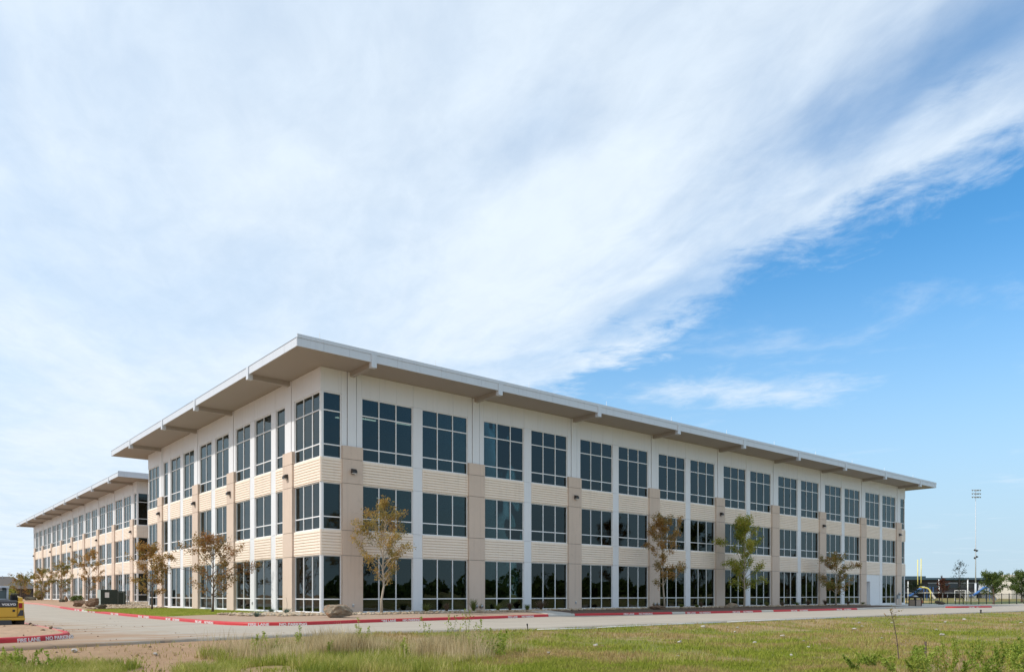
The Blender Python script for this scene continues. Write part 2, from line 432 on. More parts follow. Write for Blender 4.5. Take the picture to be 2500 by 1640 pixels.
    # roof
    MB().box((-OV + .05, -OV + .05, SOF), (LX + OV - .05, LY + OV - .05, SOF + .10)).obj('soffit', MT['soffit'], root)
    MB().box((-OV + .05, -OV + .05, SOF + .102), (LX + OV - .05, LY + OV - .05, FAS - .03)).obj('roof_deck', MT['roofm'], root)
    W = 1.545
    def strip(nm, p0, ax, length, z0, z1, off, step, mt):
        n = max(1, round(length / step)); st = length / n
        for i in range(n):
            lo, hi = i * st + .005, (i + 1) * st - .005
            if ax == 0: bx = ((p0[0] + lo, p0[1] - off, z0), (p0[0] + hi, p0[1] + .05, z1))
            else: bx = ((p0[0] - off, p0[1] + lo, z0), (p0[0] + .05, p0[1] + hi, z1))
            MB().box(*bx).obj(nm, mt, root)
    st = W if detail else 4.6
    strip('fascia_panel', (-OV, -OV), 0, LX + 2 * OV, SOF - .02, FAS, 0.0, st, MT['fascia'])
    strip('fascia_panel', (-OV, -OV + .052), 1, LY + 2 * OV - .052, SOF - .02, FAS, 0.0, st, MT['fascia'])
    strip('coping', (-OV + .005, -OV), 0, LX + 2 * OV - .01, FAS + .012, COP, .03, 3.1 if detail else 9, MT['fascia'])
    MB().box((LX + OV - .05, -OV + .052, SOF - .02), (LX + OV, LY + OV - .05, FAS)).obj('fascia_end', MT['fascia'], root)
    MB().box((-OV, LY + OV - .049, SOF - .02), (LX + OV, LY + OV, FAS)).obj('fascia_rear', MT['fascia'], root)
    MB().box((-OV - .012, -OV + .06, FAS + .002), (-OV + .25, LY + OV, FAS + .035)).obj('coping_shadow_strip', MT['shadowline'], root)  # coping's shadow line along the left roof edge, painted as a dark strip
    if detail:
        for i in range(11):
            x = -1.2 + i * 7.6
            MB().tube([(x, -OV + .25, FAS - .03), (x, -OV + .25, COP + .42)], [.02, .012], 6).obj('lightning_rod', MT['frame'], root)
    return root
def blinds(root, face, a, b, lev, n, rnd):
    z0, mul, z1 = LEV[lev]; w = b - a
    for i in range(n):
        if rnd.random() < (.30 if lev else .06):
            drop = rnd.choice([.25, .45, .75, 1.0]); zb = z1 - (z1 - z0) * drop
            place('roller_blind', m_box('roller_blind', w * i / n + .05, .24, zb + .03, w * (i + 1) / n - .05, .25, z1 - .02, MT['blind']), root, face, a, b)
def service_bay(root, a, b):
    w = b - a; d0, d1 = .25, 1.25
    bb = MB()
    bb.box((a + .004, .02, -.4), (a + d0, .2, 3.515)); bb.box((a + d1, .02, -.4), (b - .004, .2, 3.515)); bb.box((a + d0, .02, 2.72), (a + d1, .2, 3.515))
    bb.obj('service_wall', MT['panel'], root)
    rec = MB(); rec.box((a + d0 - .05, .2, -.3), (a + d0 - .002, 1.0, 2.8)); rec.box((a + d1 + .002, .2, -.3), (a + d1 + .05, 1.0, 2.8)); rec.box((a + d0, .2, 2.722), (a + d1, 1.0, 2.8))
    rec.obj('door_recess', MT['panel'], root)
    d = MB().box((a + d0, .95, .05), (a + d1, 1.0, 2.72)).obj('service_door', MT['panel'], root)
    MB().box((a + d1 - .18, .91, 1.0), (a + d1 - .06, .95, 1.06)).obj('handle', MT['dark'], d)

B1 = office('office_building', 'three-storey cream and tan office building with wide flat overhanging roof, nearest, corner toward viewer', (0, 0, 0), long_layout(), short_layout(), True, None, 3)
B2 = office('office_building', 'second three-storey cream office building farther back at left beyond the green electrical cabinet', (3.88, 56.87, .25), short_layout(), long_layout(), False, None, 5)
# lit ceiling lamps on the top and middle floors by the near corner
for (x, y, z, l, ax) in ((5.6, 5.6, 13.27, 1.25, 0), (8.2, 5.2, 13.27, 1.25, 0), (4.2, 6.4, 13.27, 1.2, 0), (24.5, 6.4, 13.27, 1.2, 0), (6.6, 5.8, 7.95, 1.2, 0), (9.0, 5.8, 7.95, 1.2, 0)):
    q = (l, .12) if ax == 0 else (.12, l)
    MB().box((x, y, z - .03), (x + q[0], y + q[1], z)).obj('ceiling_light', MT['lamp'], B1)

def wall_light(root_loc, face, s, z, label):
    rz = 0 if face == 'front' else R(-90)
    x, y, z0 = root_loc
    loc = (x + s, y - .15, z0 + z) if face == 'front' else (x - .15, y + s, z0 + z)
    e_ = empty('wall_light', loc, rz, label, 'wall light', 'dark wall lights on the tan pilasters')
    b = MB(); b.box((-.11, -.03, -.16), (.11, .0, .16)); b.obj('back_plate', MT['dark'], e_)
    b = MB(); b.prism([(-.03, .17), (-.16, .15), (-.27, .02), (-.27, -.10), (-.24, -.10), (-.03, -.10)], 0, -.15, .15); b.obj('housing', MT['dark'], e_, bevel=.012)
    MB().box((-.12, -.23, -.135), (.12, -.04, -.1)).obj('lens', MT['frame'], e_)
ORD = ['first', 'second', 'third', 'fourth', 'fifth', 'sixth', 'seventh', 'eighth', 'ninth']
for k in range(0, 9, 2):
    wall_light((0, 0, 0), 'front', 1.33 + 9.29 * k + .67, 8.5, 'dark wall light on the %s tan pilaster from the near corner, shaded long side' % ORD[k])
for k, s in enumerate((4.35, 14.35, 22.3, 32.3)):
    wall_light((0, 0, 0), 'left', s, 8.5, 'dark wall light on the %s tan pilaster from the near corner, sunlit end' % ORD[k])
for k in range(0, 9, 2):
    wall_light((3.88, 56.87, .25), 'left', 1.33 + 9.29 * k + .67, 8.5, 'dark wall light on the farther building, on its %s pilaster counted from the gap' % ORD[k])

# ---------------------------------------------------------------- ground, roads, kerbs
def road_z(s, t):
    s = np.asarray(s, float); t = np.asarray(t, float)
    return -.15 + .25 * smooth01((t - 28) / 30) - .05 * smooth01((s - 45) / 40) * (1 - smooth01((t - 5) / 10))
EDGE = np.array([(-200, -20.0), (-70, -18.8), (-17, -17.9), (-12, -16.9), (-7, -16.4), (-1, -17.5), (2, -18.3), (30, -18.6), (52, -19.8), (120, -21.0), (400, -22)])
def edge_t(s): return np.interp(s, EDGE[:, 0], EDGE[:, 1])
def ground_z(s, t):
    s = np.asarray(s, float); t = np.asarray(t, float)
    over = edge_t(s) - t
    z = road_z(s, t) - .07 - .15 * smooth01(over / 5.0)
    near = smooth01(over / 3.0) * (1 - smooth01((np.hypot(s - CAM[0], t - CAM[1]) - 60) / 40))
    z = z + near * ((fbm(s, t, .35, 3) - .5) * .16 + (fbm(s, t, 1.6, 5, 2) - .5) * .06)
    return z
def grid(name, S, T, zf, m, kind='structure', smooth=True):
    S = np.asarray(S, float); T = np.asarray(T, float)
    ss, tt = np.meshgrid(S, T); V = np.c_[ss.ravel(), tt.ravel(), np.asarray(zf(ss, tt)).ravel()]
    n = len(S); i = np.arange(len(T) - 1)[:, None] * n + np.arange(n - 1)[None, :]; i = i.ravel()
    F = np.c_[i, i + 1, i + n + 1, i + n]
    return tag(fast_mesh(name, V, F, m, None, smooth), kind=kind)
def seq(*a):
    out = []
    for lo, hi, st in a: out += list(np.arange(lo, hi, st))
    return np.array(sorted(set(np.round(out, 4))))

def posnoise(nt, scale, det=5., rough=.6):
    geo = node(nt, 'ShaderNodeNewGeometry')
    return node(nt, 'ShaderNodeTexNoise', {'Vector': geo.outputs['Position'], 'Scale': scale, 'Detail': det, 'Roughness': rough}).outputs[0]
def field_cols(nt):
    """patchy green / dry / soil colour shared by soil and blades"""
    a = posnoise(nt, .22, 4.); b = posnoise(nt, .75, 5.); c = posnoise(nt, 3.0, 5.)
    g = mth(nt, 'ADD', mth(nt, 'MULTIPLY', a, .6), mth(nt, 'MULTIPLY', b, .4))
    return g, c
def ground_material():
    m = bpy.data.materials.new('field_soil'); m.use_nodes = True; nt = m.node_tree; p = nt.nodes['Principled BSDF']
    g, c = field_cols(nt)
    dry = mixc(nt, c, (.27, .19, .10), (.40, .295, .16))
    grn = mixc(nt, c, (.14, .155, .032), (.25, .24, .07))
    col = mixc(nt, sstep(nt, g, .42, .56), dry, grn)
    # bare reddish soil towards the left, beside the road
    geo = node(nt, 'ShaderNodeNewGeometry'); sp = node(nt, 'ShaderNodeSeparateXYZ', {0: geo.outputs['Position']})
    l = mth(nt, 'ADD', mth(nt, 'MULTIPLY', sp.outputs[0], -1.0), mth(nt, 'MULTIPLY', sp.outputs[1], .35))
    l = mth(nt, 'ADD', l, mth(nt, 'MULTIPLY', mth(nt, 'SUBTRACT', c, .5), 5.0))
    soil = mixc(nt, posnoise(nt, 2.2, 7.), (.29, .175, .10), (.45, .305, .19))
    col = mixc(nt, sstep(nt, l, 2.2, 6.2), col, soil)
    nt.links.new(col, p.inputs['Base Color']); p.inputs['Roughness'].default_value = .95; p.inputs['Specular IOR Level'].default_value = .1
    bp = node(nt, 'ShaderNodeBump', {'Strength': 1.0, 'Distance': .05, 'Height': posnoise(nt, 7., 8., .72)}); nt.links.new(bp.outputs[0], p.inputs['Normal'])
    return m
MT['soil'] = ground_material()
def road_material():
    m = bpy.data.materials.new('concrete_paving'); m.use_nodes = True; nt = m.node_tree; p = nt.nodes['Principled BSDF']
    geo = node(nt, 'ShaderNodeNewGeometry'); sp = node(nt, 'ShaderNodeSeparateXYZ', {0: geo.outputs['Position']})
    base = mixc(nt, posnoise(nt, .35, 6.), (.36, .31, .25), (.475, .42, .345))
    base = mixc(nt, sstep(nt, posnoise(nt, 5., 8., .7), .52, .75), base, (.36, .32, .27))
    # dark tyre smears running along the lane
    mp = node(nt, 'ShaderNodeMapping', {'Vector': geo.outputs['Position'], 'Scale': (.10, 1.1, 1)})
    ty = node(nt, 'ShaderNodeTexNoise', {'Vector': mp.outputs[0], 'Scale': 1.6, 'Detail': 5.0}).outputs[0]
    base = mixc(nt, mth(nt, 'MULTIPLY', sstep(nt, ty, .54, .74), .42), base, (.24, .215, .185))
    # earth carried onto the slab near the building site on the left
    l = mth(nt, 'ADD', mth(nt, 'MULTIPLY', sp.outputs[0], -1.0), mth(nt, 'MULTIPLY', sp.outputs[1], -.10))
    mp2 = node(nt, 'ShaderNodeMapping', {'Vector': geo.outputs['Position'], 'Scale': (.35, 1.0, 1)})
    dn = node(nt, 'ShaderNodeTexNoise', {'Vector': mp2.outputs[0], 'Scale': .9, 'Detail': 8.0, 'Roughness': .68}).outputs[0]
    l = mth(nt, 'ADD', mth(nt, 'MULTIPLY', l, .05), dn)
    base = mixc(nt, mth(nt, 'MULTIPLY', sstep(nt, l, 1.08, 1.32), .85), base, (.33, .205, .12))
    # saw-cut joints between the slabs
    wob = mth(nt, 'MULTIPLY', mth(nt, 'SUBTRACT', posnoise(nt, 1.5, 3.), .5), .05)
    for ax, per in ((0, 4.6), (1, 4.9)):
        fr = mth(nt, 'ABSOLUTE', mth(nt, 'SUBTRACT', mth(nt, 'FRACT', mth(nt, 'DIVIDE', mth(nt, 'ADD', sp.outputs[ax], wob), per)), .5))
        base = mixc(nt, mth(nt, 'MULTIPLY', mth(nt, 'LESS_THAN', fr, .0035), .55), base, (.16, .14, .12))
    nt.links.new(base, p.inputs['Base Color']); p.inputs['Roughness'].default_value = .85; p.inputs['Specular IOR Level'].default_value = .3
    bp = node(nt, 'ShaderNodeBump', {'Strength': .6, 'Distance': .01, 'Height': posnoise(nt, 25., 6.)}); nt.links.new(bp.outputs[0], p.inputs['Normal'])
    return m
MT['road'] = road_material()
MT['granite'] = mat('decomposed_granite', (.40, .285, .20), .95, .18, 2.5, .02, 30., alt=(.30, .21, .15), altlo=.6)
MT['mulch'] = mat('dark_mulch', (.115, .075, .05), .95, .35, 6., .04, 25., alt=(.20, .14, .10), altlo=.62)
MT['dirt'] = mat('dug_earth', (.41, .265, .165), .95, .3, 1.6, .08, 4., alt=(.24, .15, .095), altlo=.57, altscale=1.4)
MT['lawn'] = mat('lawn_soil', (.20, .21, .05), .95, .25, 1.5, .02, 30., alt=(.17, .12, .06), altlo=.68)
MT['kerbc'] = mat('bare_concrete_kerb', (.50, .47, .42), .85, .12, 3., .003, 40.)
MT['kerbr'] = mat('red_painted_kerb', (.50, .02, .024), .5, .14, 3., .003, 40., alt=(.38, .13, .105), altlo=.64, altscale=6.)
MT['kerbp'] = mat('dusty_faded_red_kerb', (.52, .20, .165), .75, .14, 3., .003, 40., alt=(.46, .33, .26), altlo=.52, altscale=2.)
MT['white'] = mat('white_paint', (.78, .77, .75), .6, .05)
MT['lettering'] = mat('white_lettering_paint', (.74, .72, .70), .6, .08, 6., alt=(.50, .12, .11), altlo=.66, altscale=30.)
MT['sand'] = mat('yellow_sand_track', (.52, .36, .13), .95, .12, .5)
MT['asph'] = mat('grass_field_far', (.10, .125, .035), .95, .2, .1)

grid('ground', seq((-2600, -600, 400), (-600, -100, 100), (-100, -30, 10), (-30, 40, .5), (40, 100, 5), (100, 300, 20), (300, 2601, 230)),
     seq((-2600, -600, 400), (-600, -100, 100), (-100, -45, 5), (-45, -14, .5), (-14, 60, 4), (60, 300, 12), (300, 2601, 230)), ground_z, MT['soil'])
# lane: front branch follows the ragged near edge, left branch runs past the end facade
def road_front():
    S = seq((-70, -25, 3), (-25, 40, .8), (40, 122, 3)); K = 14
    V = []; 
    for s in S:
        e0 = float(edge_t(s)) + (fbm(s, 0, .5, 21) - .5) * .35
        for j in range(K + 1):
            t = e0 + (-1.0 - e0) * j / K; V.append((s, t, float(road_z(s, t))))
    # broken slab edge facing the field
    n = K + 1; F = []
    for i in range(len(S) - 1):
        for j in range(K): a = i * n + j; F.append((a, a + n, a + n + 1, a + 1))
    base = len(V)
    for i, s in enumerate(S): x, y, z = V[i * n]; V.append((x, y - .01, z - .16))
    for i in range(len(S) - 1): F.append((base + i, base + i + 1, (i + 1) * n, i * n))
    return tag(fast_mesh('road', V, F, MT['road'], None, False), kind='structure')
road_front()
grid('road', [-16, -12, -8, -2], seq((-1.0, 150, 3)), lambda s, t: road_z(s, t) + .0, MT['road'])

def catmull(P, n=8):
    P = [np.array(p, float) for p in P]; P = [2 * P[0] - P[1]] + P + [2 * P[-1] - P[-2]]; out = []
    for i in range(1, len(P) - 2):
        for k in range(n):
            t = k / n; a, b, c, d = P[i - 1], P[i], P[i + 1], P[i + 2]
            out.append(.5 * ((2 * b) + (c - a) * t + (2 * a - 5 * b + 4 * c - d) * t * t + (3 * b - a - 3 * c + d) * t ** 3))
    out.append(P[-2]); return np.array(out)
KP = [(-5.0, 140), (-5.4, 100), (-6.2, 60), (-6.9, 34), (-7.4, 22), (-7.8, 10), (-7.95, 0), (-7.95, -5), (-7.75, -7.1), (-7.0, -8.55), (-5.7, -9.15), (-4.0, -9.0), (-1.5, -8.35), (2.5, -7.95),
      (7, -7.6), (11, -6.85), (14.5, -6.6), (18, -7.1), (23, -7.9), (31, -8.5), (47, -8.95), (50, -8.4), (56, -7.9), (66, -7.9), (76, -7.6), (84, -6.6), (87, -3.5), (88.5, 3)]
KC = catmull(KP, 10)
KL = np.r_[0, np.cumsum(np.hypot(*np.diff(KC, axis=0).T))]
def k_at(l): return np.array([np.interp(l, KL, KC[:, 0]), np.interp(l, KL, KC[:, 1])])
def l_near(p): return float(KL[np.argmin(np.hypot(KC[:, 0] - p[0], KC[:, 1] - p[1]))])
def kerb(pts, m, drop=.15, name='kerb', inw=1):
    """swept kerb; pts run with the planting on the left (inw=1)"""
    pts = np.asarray(pts, float); d = np.gradient(pts, axis=0); d /= np.hypot(*d.T)[:, None]
    nrm = np.c_[-d[:, 1], d[:, 0]] * inw
    prof = [(-.02, -.10), (-.015, .0), (-.005, .09), (.012, .128), (.045, .15), (.17, .15), (.18, .10), (.18, -.10)]
    V = []; k = len(prof)
    for p, n in zip(pts, nrm):
        z0 = float(road_z(p[0], p[1]))
        for (o, h) in prof: V.append((p[0] + n[0] * o, p[1] + n[1] * o, z0 + h))
    F = []
    for i in range(len(pts) - 1):
        for j in range(k - 1): a = i * k + j; F.append((a, a + 1, a + k + 1, a + k))
    b = MB(); b.v = V; b.f = F; b.f.append(tuple(range(k))); b.f.append(tuple((len(pts) - 1) * k + j for j in reversed(range(k))))
    return tag(b.obj(name, m), kind='structure')
def kseg(l0, l1, m):
    n = max(2, int((l1 - l0) / .6) + 1); return kerb([k_at(l) for l in np.linspace(l0, l1, n)], m)
lr = lambda x, y: l_near((x, y))
cuts = [(0, lr(-6.7, 40), 'kerbp'), (lr(-6.7, 40), lr(-7.15, 28.5), 'kerbr'), (lr(-7.15, 28.5), lr(-7.25, 25.5), 'kerbc'), (lr(-7.25, 25.5), lr(11.6, -6.75), 'kerbr'), (lr(11.6, -6.75), lr(14.2, -6.6), 'kerbc'),
        (lr(14.2, -6.6), lr(22.4, -7.8), 'kerbr'), (lr(22.4, -7.8), lr(23.6, -8.0), 'kerbc'), (lr(23.6, -8.0), lr(31.9, -8.55), 'kerbr'), (lr(31.9, -8.55), lr(33.4, -8.6), 'kerbc'), (lr(33.4, -8.6), lr(46.9, -8.95), 'kerbr'), (lr(46.9, -8.95), float(KL[-1]), 'kerbc')]
KERBS = []
for l0, l1, mm in cuts: KERBS.append((l0 + .01, l1 - .01, kseg(l0 + .01, l1 - .01, MT[mm])))
# lettering on the kerb face
def text_mesh(txt, size, m, ext=.0015, bold=.004):
    c = bpy.data.curves.new('lettering', 'FONT'); c.body = txt; c.size = size; c.extrude = ext; c.align_x = 'CENTER'; c.align_y = 'CENTER'; c.resolution_u = 2; c.offset = bold
    o = bpy.data.objects.new('lettering', c); COL.objects.link(o)
    bpy.context.view_layer.update()
    me = bpy.data.meshes.new_from_object(o.evaluated_get(bpy.context.evaluated_depsgraph_get()))
    bpy.data.objects.remove(o); bpy.data.curves.remove(c); me.materials.clear(); me.materials.append(m); return me
TX = {t: text_mesh(t, .155, MT['lettering']) for t in ('FIRE LANE', 'NO PARKING')}
def letters(p, d, parent, gap=.62, sx=1.25):
    """two words on the kerb face at p, reading along unit direction d"""
    d = np.array(d, float) / np.hypot(*d)
    for t, o in (('FIRE LANE', -gap), ('NO PARKING', gap)):
        q = np.array(p) + d * o; out = np.array((d[1], -d[0]))
        ob = link(bpy.data.objects.new('lettering', TX[t]), parent)
        x = Vector((d[0], d[1], 0)); zup = Vector((-.09 * out[0], -.09 * out[1], .996)).normalized(); y = zup; zz = x.cross(y)
        M = Matrix((x * sx, y, zz)).transposed().to_4x4()
        z0 = float(road_z(q[0], q[1]))
        M.translation = Vector((q[0] + out[0] * .018, q[1] + out[1] * .018, z0 + .055))
        ob.matrix_world = M
def kerb_letters(l):
    for l0, l1, o in KERBS:
        if l0 <= l <= l1: par = o; break
    ls = [l - 1.1, l + 1.1]
    d = k_at(l + .9) - k_at(l - .9); letters(k_at(l), d, par, .72)
for q in ((.2, -8.1), (9.0, -7.3), (19.3, -7.3), (24.9, -8.1), (30.2, -8.4), (38.0, -8.8), (44.8, -8.9), (-6.4, -8.95)):
    kerb_letters(lr(*q))
for q in ((-7.95, -4.2), (-7.95, 1.2), (-7.85, 7.2), (-7.65, 15.0), (-7.35, 23.4), (-7.1, 30.2)):
    kerb_letters(lr(*q))
# planting ground inside the kerb, three surfaces butted end to end
def bed(name, l0, l1, inner, m, zin=.02, rows=5, bump=.02):
    n = max(2, int((l1 - l0) / .7)); V = []
    for i, l in enumerate(np.linspace(l0, l1, n + 1)):
        p = k_at(l); d = k_at(min(l + .3, KL[-1])) - k_at(max(l - .3, 0)); d /= np.hypot(*d); a = p + np.array((-d[1], d[0])) * .16
        b = np.array(inner(p, l)); z0 = float(road_z(*p)) + .13; z1 = float(road_z(*p)) + .15 + zin
        for j in range(rows + 1):
            f = j / rows; q = a * (1 - f) + b * f
            z = z0 * (1 - f) + z1 * f + .05 * math.sin(math.pi * f) + (float(fbm(q[0], q[1], .9, 8)) - .5) * bump * (1 if 0 < j < rows else 0)
            V.append((q[0], q[1], z))
    k = rows + 1; F = [(i * k + j, (i + 1) * k + j, (i + 1) * k + j + 1, i * k + j + 1) for i in range(n) for j in range(rows)]
    o = fast_mesh(name, V, F, m, None, True); return tag(o, kind='structure')
L_lawn0, L_lawn1 = lr(-7.25, 25.7), lr(-7.9, 3.2)
bed('planting_bed', 0.0, L_lawn0, lambda p, l: (5.0, p[1]), MT['dirt'], .03, 6, .05)
bed('lawn', L_lawn0, L_lawn1, lambda p, l: (.1, p[1]), MT['lawn'], .05, 8, .02)
l_c0, l_c1 = lr(-7.95, -.4), lr(.5, -8.1)
def corner_in(p, l): return (.15, max(.15, min(3.2, p[1]))) if l < l_c0 else ((.15, .15) if l < l_c1 else (p[0], .15))
bed('planting_bed', L_lawn1, lr(14.0, -6.6), corner_in, MT['granite'], .05, 7, .03)
bed('planting_bed', lr(14.0, -6.6), lr(62, -7.9), lambda p, l: (p[0], .15), MT['mulch'], .04, 6, .05)
bed('pavement', lr(62, -7.9), float(KL[-1]), lambda p, l: (min(p[0], 82.0), .2 if p[0] < 79 else 3.0), MT['kerbc'], .0, 5, .0)
# walkway from the ramp to the wall
b = MB(); b.v = [(11.8, -6.6, .035), (14.0, -6.4, .035), (16.4, -1.2, .12), (14.6, -.7, .12)]; b.f = [(0, 1, 2, 3)]
for p in list(b.v): b.v.append((p[0], p[1], p[2] - .12))
b.f += [(0, 4, 5, 1), (1, 5, 6, 2), (2, 6, 7, 3), (3, 7, 4, 0)]
tag(b.obj('pavement', MT['kerbc']), kind='structure')
# earth island at left with its red kerb
ISL = catmull([(-26, -18.0), (-21, -16.7), (-17.1, -15.6), (-15.7, -14.7), (-15.0, -13.2), (-14.85, -11), (-14.8, -5), (-14.8, 10)], 8)
li = np.argmin(np.hypot(ISL[:, 0] + 14.87, ISL[:, 1] + 11.5))
ik = kerb(ISL[:li + 1], MT['kerbr']); ik2 = kerb(ISL[li:], MT['kerbp'])
ii = np.argmin(np.hypot(ISL[:, 0] + 16.0, ISL[:, 1] + 14.95)); letters(ISL[ii], ISL[ii + 2] - ISL[ii - 2], ik, .62)
Vv = []; 
for p in ISL:
    for j in range(9):
        f = j / 8; q = (p[0] - .14) * (1 - f) + (-60) * f if j else p[0] - .14
        fx = p[0] - .14 + (-60 - p[0]) * f ** 2.2; ty = p[1] + .10 + (max(p[1], -9) - p[1]) * min(1, f * 1.2)
        z = float(road_z(fx, ty)) + .13 + (float(fbm(fx, ty, .9, 31)) - .45) * .20 * (1 if 0 < j else 0) + .05 * min(1, j)
        Vv.append((fx, ty, z))
Ff = [(i * 9 + j, (i + 1) * 9 + j, (i + 1) * 9 + j + 1, i * 9 + j + 1) for i in range(len(ISL) - 1) for j in range(8)]
tag(fast_mesh('ground', Vv, Ff, MT['dirt'], None, True), kind='structure')
# small red island at the far right and the paved lot behind it
kr = kerb(catmull([(65.3, -9.6), (66, -10.3), (68.5, -10.9), (71.5, -11.6), (72.6, -11.2), (72.2, -10.4), (69, -9.7), (66.2, -9.2), (65.3, -9.6)], 6), MT['kerbr'])
letters((69.0, -11.03), (3.0, -.7), kr, .7)
b = MB(); b.v = [(65.6, -9.6, -.06), (68.5, -10.7, -.06), (71.8, -11.3, -.06), (72.1, -10.6, -.06), (69, -9.9, -.06), (66.2, -9.4, -.06)]; b.f = [(0, 1, 2, 3, 4, 5)]
tag(b.obj('planting_bed', MT['mulch']), kind='structure')
grid('pavement', seq((84, 140, 4)), seq((-19, -1.8, 2)), lambda s, t: road_z(s, t) + .006, MT['road'])
# sand track on the sports field
b = MB(); b.v = [(120, 16, -.2), (131, 15.5, -.2), (163, 33, -.2), (152, 41, -.2)]; b.f = [(0, 1, 2, 3)]; tag(b.obj('path', MT['sand']), kind='structure')
b = MB(); b.v = [(140, 6, -.205), (144, 4, -.205), (200, -4, -.205), (196, 0, -.205)]; b.f = [(0, 1, 2, 3)]; tag(b.obj('path', MT['sand']), kind='structure')
grid('playing_field', seq((95, 330, 15)), seq((-60, 111, 15)), lambda s, t: road_z(s, t) * 0 - .225 + 0 * s, MT['asph'])

# ---------------------------------------------------------------- vegetation
MT['bark'] = mat('pale_bark', (.42, .35, .27), .9, .25, 6., .01, 40.)
MT['barkd'] = mat('dark_bark', (.14, .10, .075), .9, .25, 6., .01, 40.)
MT['lf_gold'] = leafmat('olive_gold_leaves', (.22, .185, .05), (.43, .32, .09), (.52, .30, .095), .45)
MT['lf_rust'] = leafmat('rust_leaves', (.21, .19, .05), (.42, .26, .075), (.50, .27, .09), .45)
MT['lf_green'] = leafmat('yellow_green_leaves', (.17, .23, .03), (.36, .38, .06), (.52, .43, .09), .45)
MT['lf_mix'] = leafmat('brown_green_leaves', (.15, .19, .04), (.32, .25, .06), (.42, .20, .07), .45)
MT['lf_dull'] = leafmat('dull_brown_leaves', (.17, .15, .045), (.34, .21, .07), (.42, .19, .07), .45)
MT['lf_oak'] = leafmat('dark_green_leaves', (.05, .085, .02), (.11, .155, .035), (.16, .20, .05))
MT['lf_red'] = leafmat('dark_red_leaves', (.06, .022, .014), (.13, .035, .02), (.10, .07, .025))
MT['lf_dark'] = leafmat('very_dark_green_leaves', (.022, .04, .016), (.05, .075, .025))
def leaf_cloud(C, N, size, rg, asp=.55):
    """C (n,3) leaf centres -> two-triangle folded leaves"""
    n = len(C); a = rg.normal(size=(n, 3)); a[:, 2] -= .35; a /= np.linalg.norm(a, axis=1)[:, None]
    b = rg.normal(size=(n, 3)); b -= (b * a).sum(1)[:, None] * a; b /= np.linalg.norm(b, axis=1)[:, None]
    c = np.cross(a, b); sz = size * rg.uniform(.65, 1.3, n)[:, None]
    p0 = C - a * sz * .5; p2 = C + a * sz * .5; m = C + c * sz * .06
    p1 = m + b * sz * asp * .5; p3 = m - b * sz * asp * .5
    V = np.stack([p0, p1, p2, p3], 1).reshape(-1, 3); F = np.arange(n * 4).reshape(n, 4)
    return V, F
def tree(name, label, pos, H, cb, W, mleaf, mbark, seed, limbs=16, lean=(0, 0), r0=.07, leaves=4200, leaf=.11, peak=.42, clump=.20, side=None, cat='tree', group=None, bare=.1):
    rg = np.random.default_rng(seed); root = empty(name, pos, 0, label, cat, group)
    b = MB(); n = 9; tp = []
    for i in range(n):
        f = i / (n - 1)
        tp.append(np.array((lean[0] * f + rg.normal() * .035 * H / 6 * (f > 0), lean[1] * f + rg.normal() * .035 * H / 6 * (f > 0), H * .95 * f)))
    rad = [r0 * (1.25 if i == 0 else 1) * (1 - .93 * (i / (n - 1)) ** .85) + .006 for i in range(n)]
    b.tube([tp[0] + (0, 0, -.12)] + tp[1:], rad, 7)
    trunk_at = lambda z: np.array([np.interp(z, [p[2] for p in tp], [p[k] for p in tp]) for k in (0, 1)] + [z])
    prof = lambda f: (np.clip(f / peak, 0, 1) ** .55 if f < peak else np.clip((1 - f) / (1 - peak), 0, 1) ** .75)
    twigs = []
    for i in range(limbs):
        f = (i + rg.uniform(0, .8)) / limbs; z = cb * .85 + (H * .93 - cb * .85) * f ** 1.05 * .97
        az = i * 2.4 + rg.uniform(-.5, .5)
        fe = np.clip((z + .25 * W * .5 - cb) / (H - cb), .04, .97)
        ln = W * .62 * prof(fe) * rg.uniform(.72, 1.12) + .14
        if side is not None: ln *= 1 + .45 * math.cos(az - side) * (1 if f < .5 else .3)
        el = R(rg.uniform(22, 48) + 18 * f); p = trunk_at(z); pts = [p]; d = np.array((math.cos(az) * math.cos(el), math.sin(az) * math.cos(el), math.sin(el)))
        for k in range(4):
            d = d + rg.normal(size=3) * .16 + (0, 0, .10 - .10 * k); d /= np.linalg.norm(d); p = p + d * ln * 1.12 / 4; pts.append(p)
        rr = max(.010, np.interp(z, [q[2] for q in tp], rad) * .5)
        b.tube(pts, [rr * (1 - .8 * k / 4) + .003 for k in range(5)], 5, False)
        if rg.random() < bare: continue
        nt_ = max(3, int(3 + ln * 5))
        for k in range(nt_):
            g = rg.uniform(.22, 1.0); q = np.array([np.interp(g * 4, range(5), [pp[c] for pp in pts]) for c in range(3)])
            dd = rg.normal(size=3) * .75 + d + (0, 0, .15); dd /= np.linalg.norm(dd); tl = rg.uniform(.2, .48) * (.7 + .25 * W / 3)
            e = q + dd * tl; twigs.append((q, e)); b.tube([q, (q + e) / 2 + rg.normal(size=3) * .02, e], [.007, .005, .003], 3, False)
    for k in range(5):
        q = trunk_at(H * rg.uniform(.80, .95)); e = q + np.array((rg.normal() * .2, rg.normal() * .2, rg.uniform(.1, .3))) * (W / 3); twigs.append((q, e))
    b.obj('trunk', mbark, root, True)
    T = len(twigs); wt_ = rg.uniform(.3, 1.4, T); wt_ /= wt_.sum(); idx = rg.choice(T, leaves, p=wt_)
    Q = np.array([t[0] for t in twigs])[idx]; E = np.array([t[1] for t in twigs])[idx]
    f = rg.uniform(.25, 1.12, leaves)[:, None]; C = Q + (E - Q) * f + rg.normal(size=(leaves, 3)) * clump * (.75 + .12 * W) * .42
    C = C[C[:, 2] > .3]
    V, F = leaf_cloud(C, len(C), leaf, rg)
    fast_mesh('crown', V, F, mleaf, root)
    return root
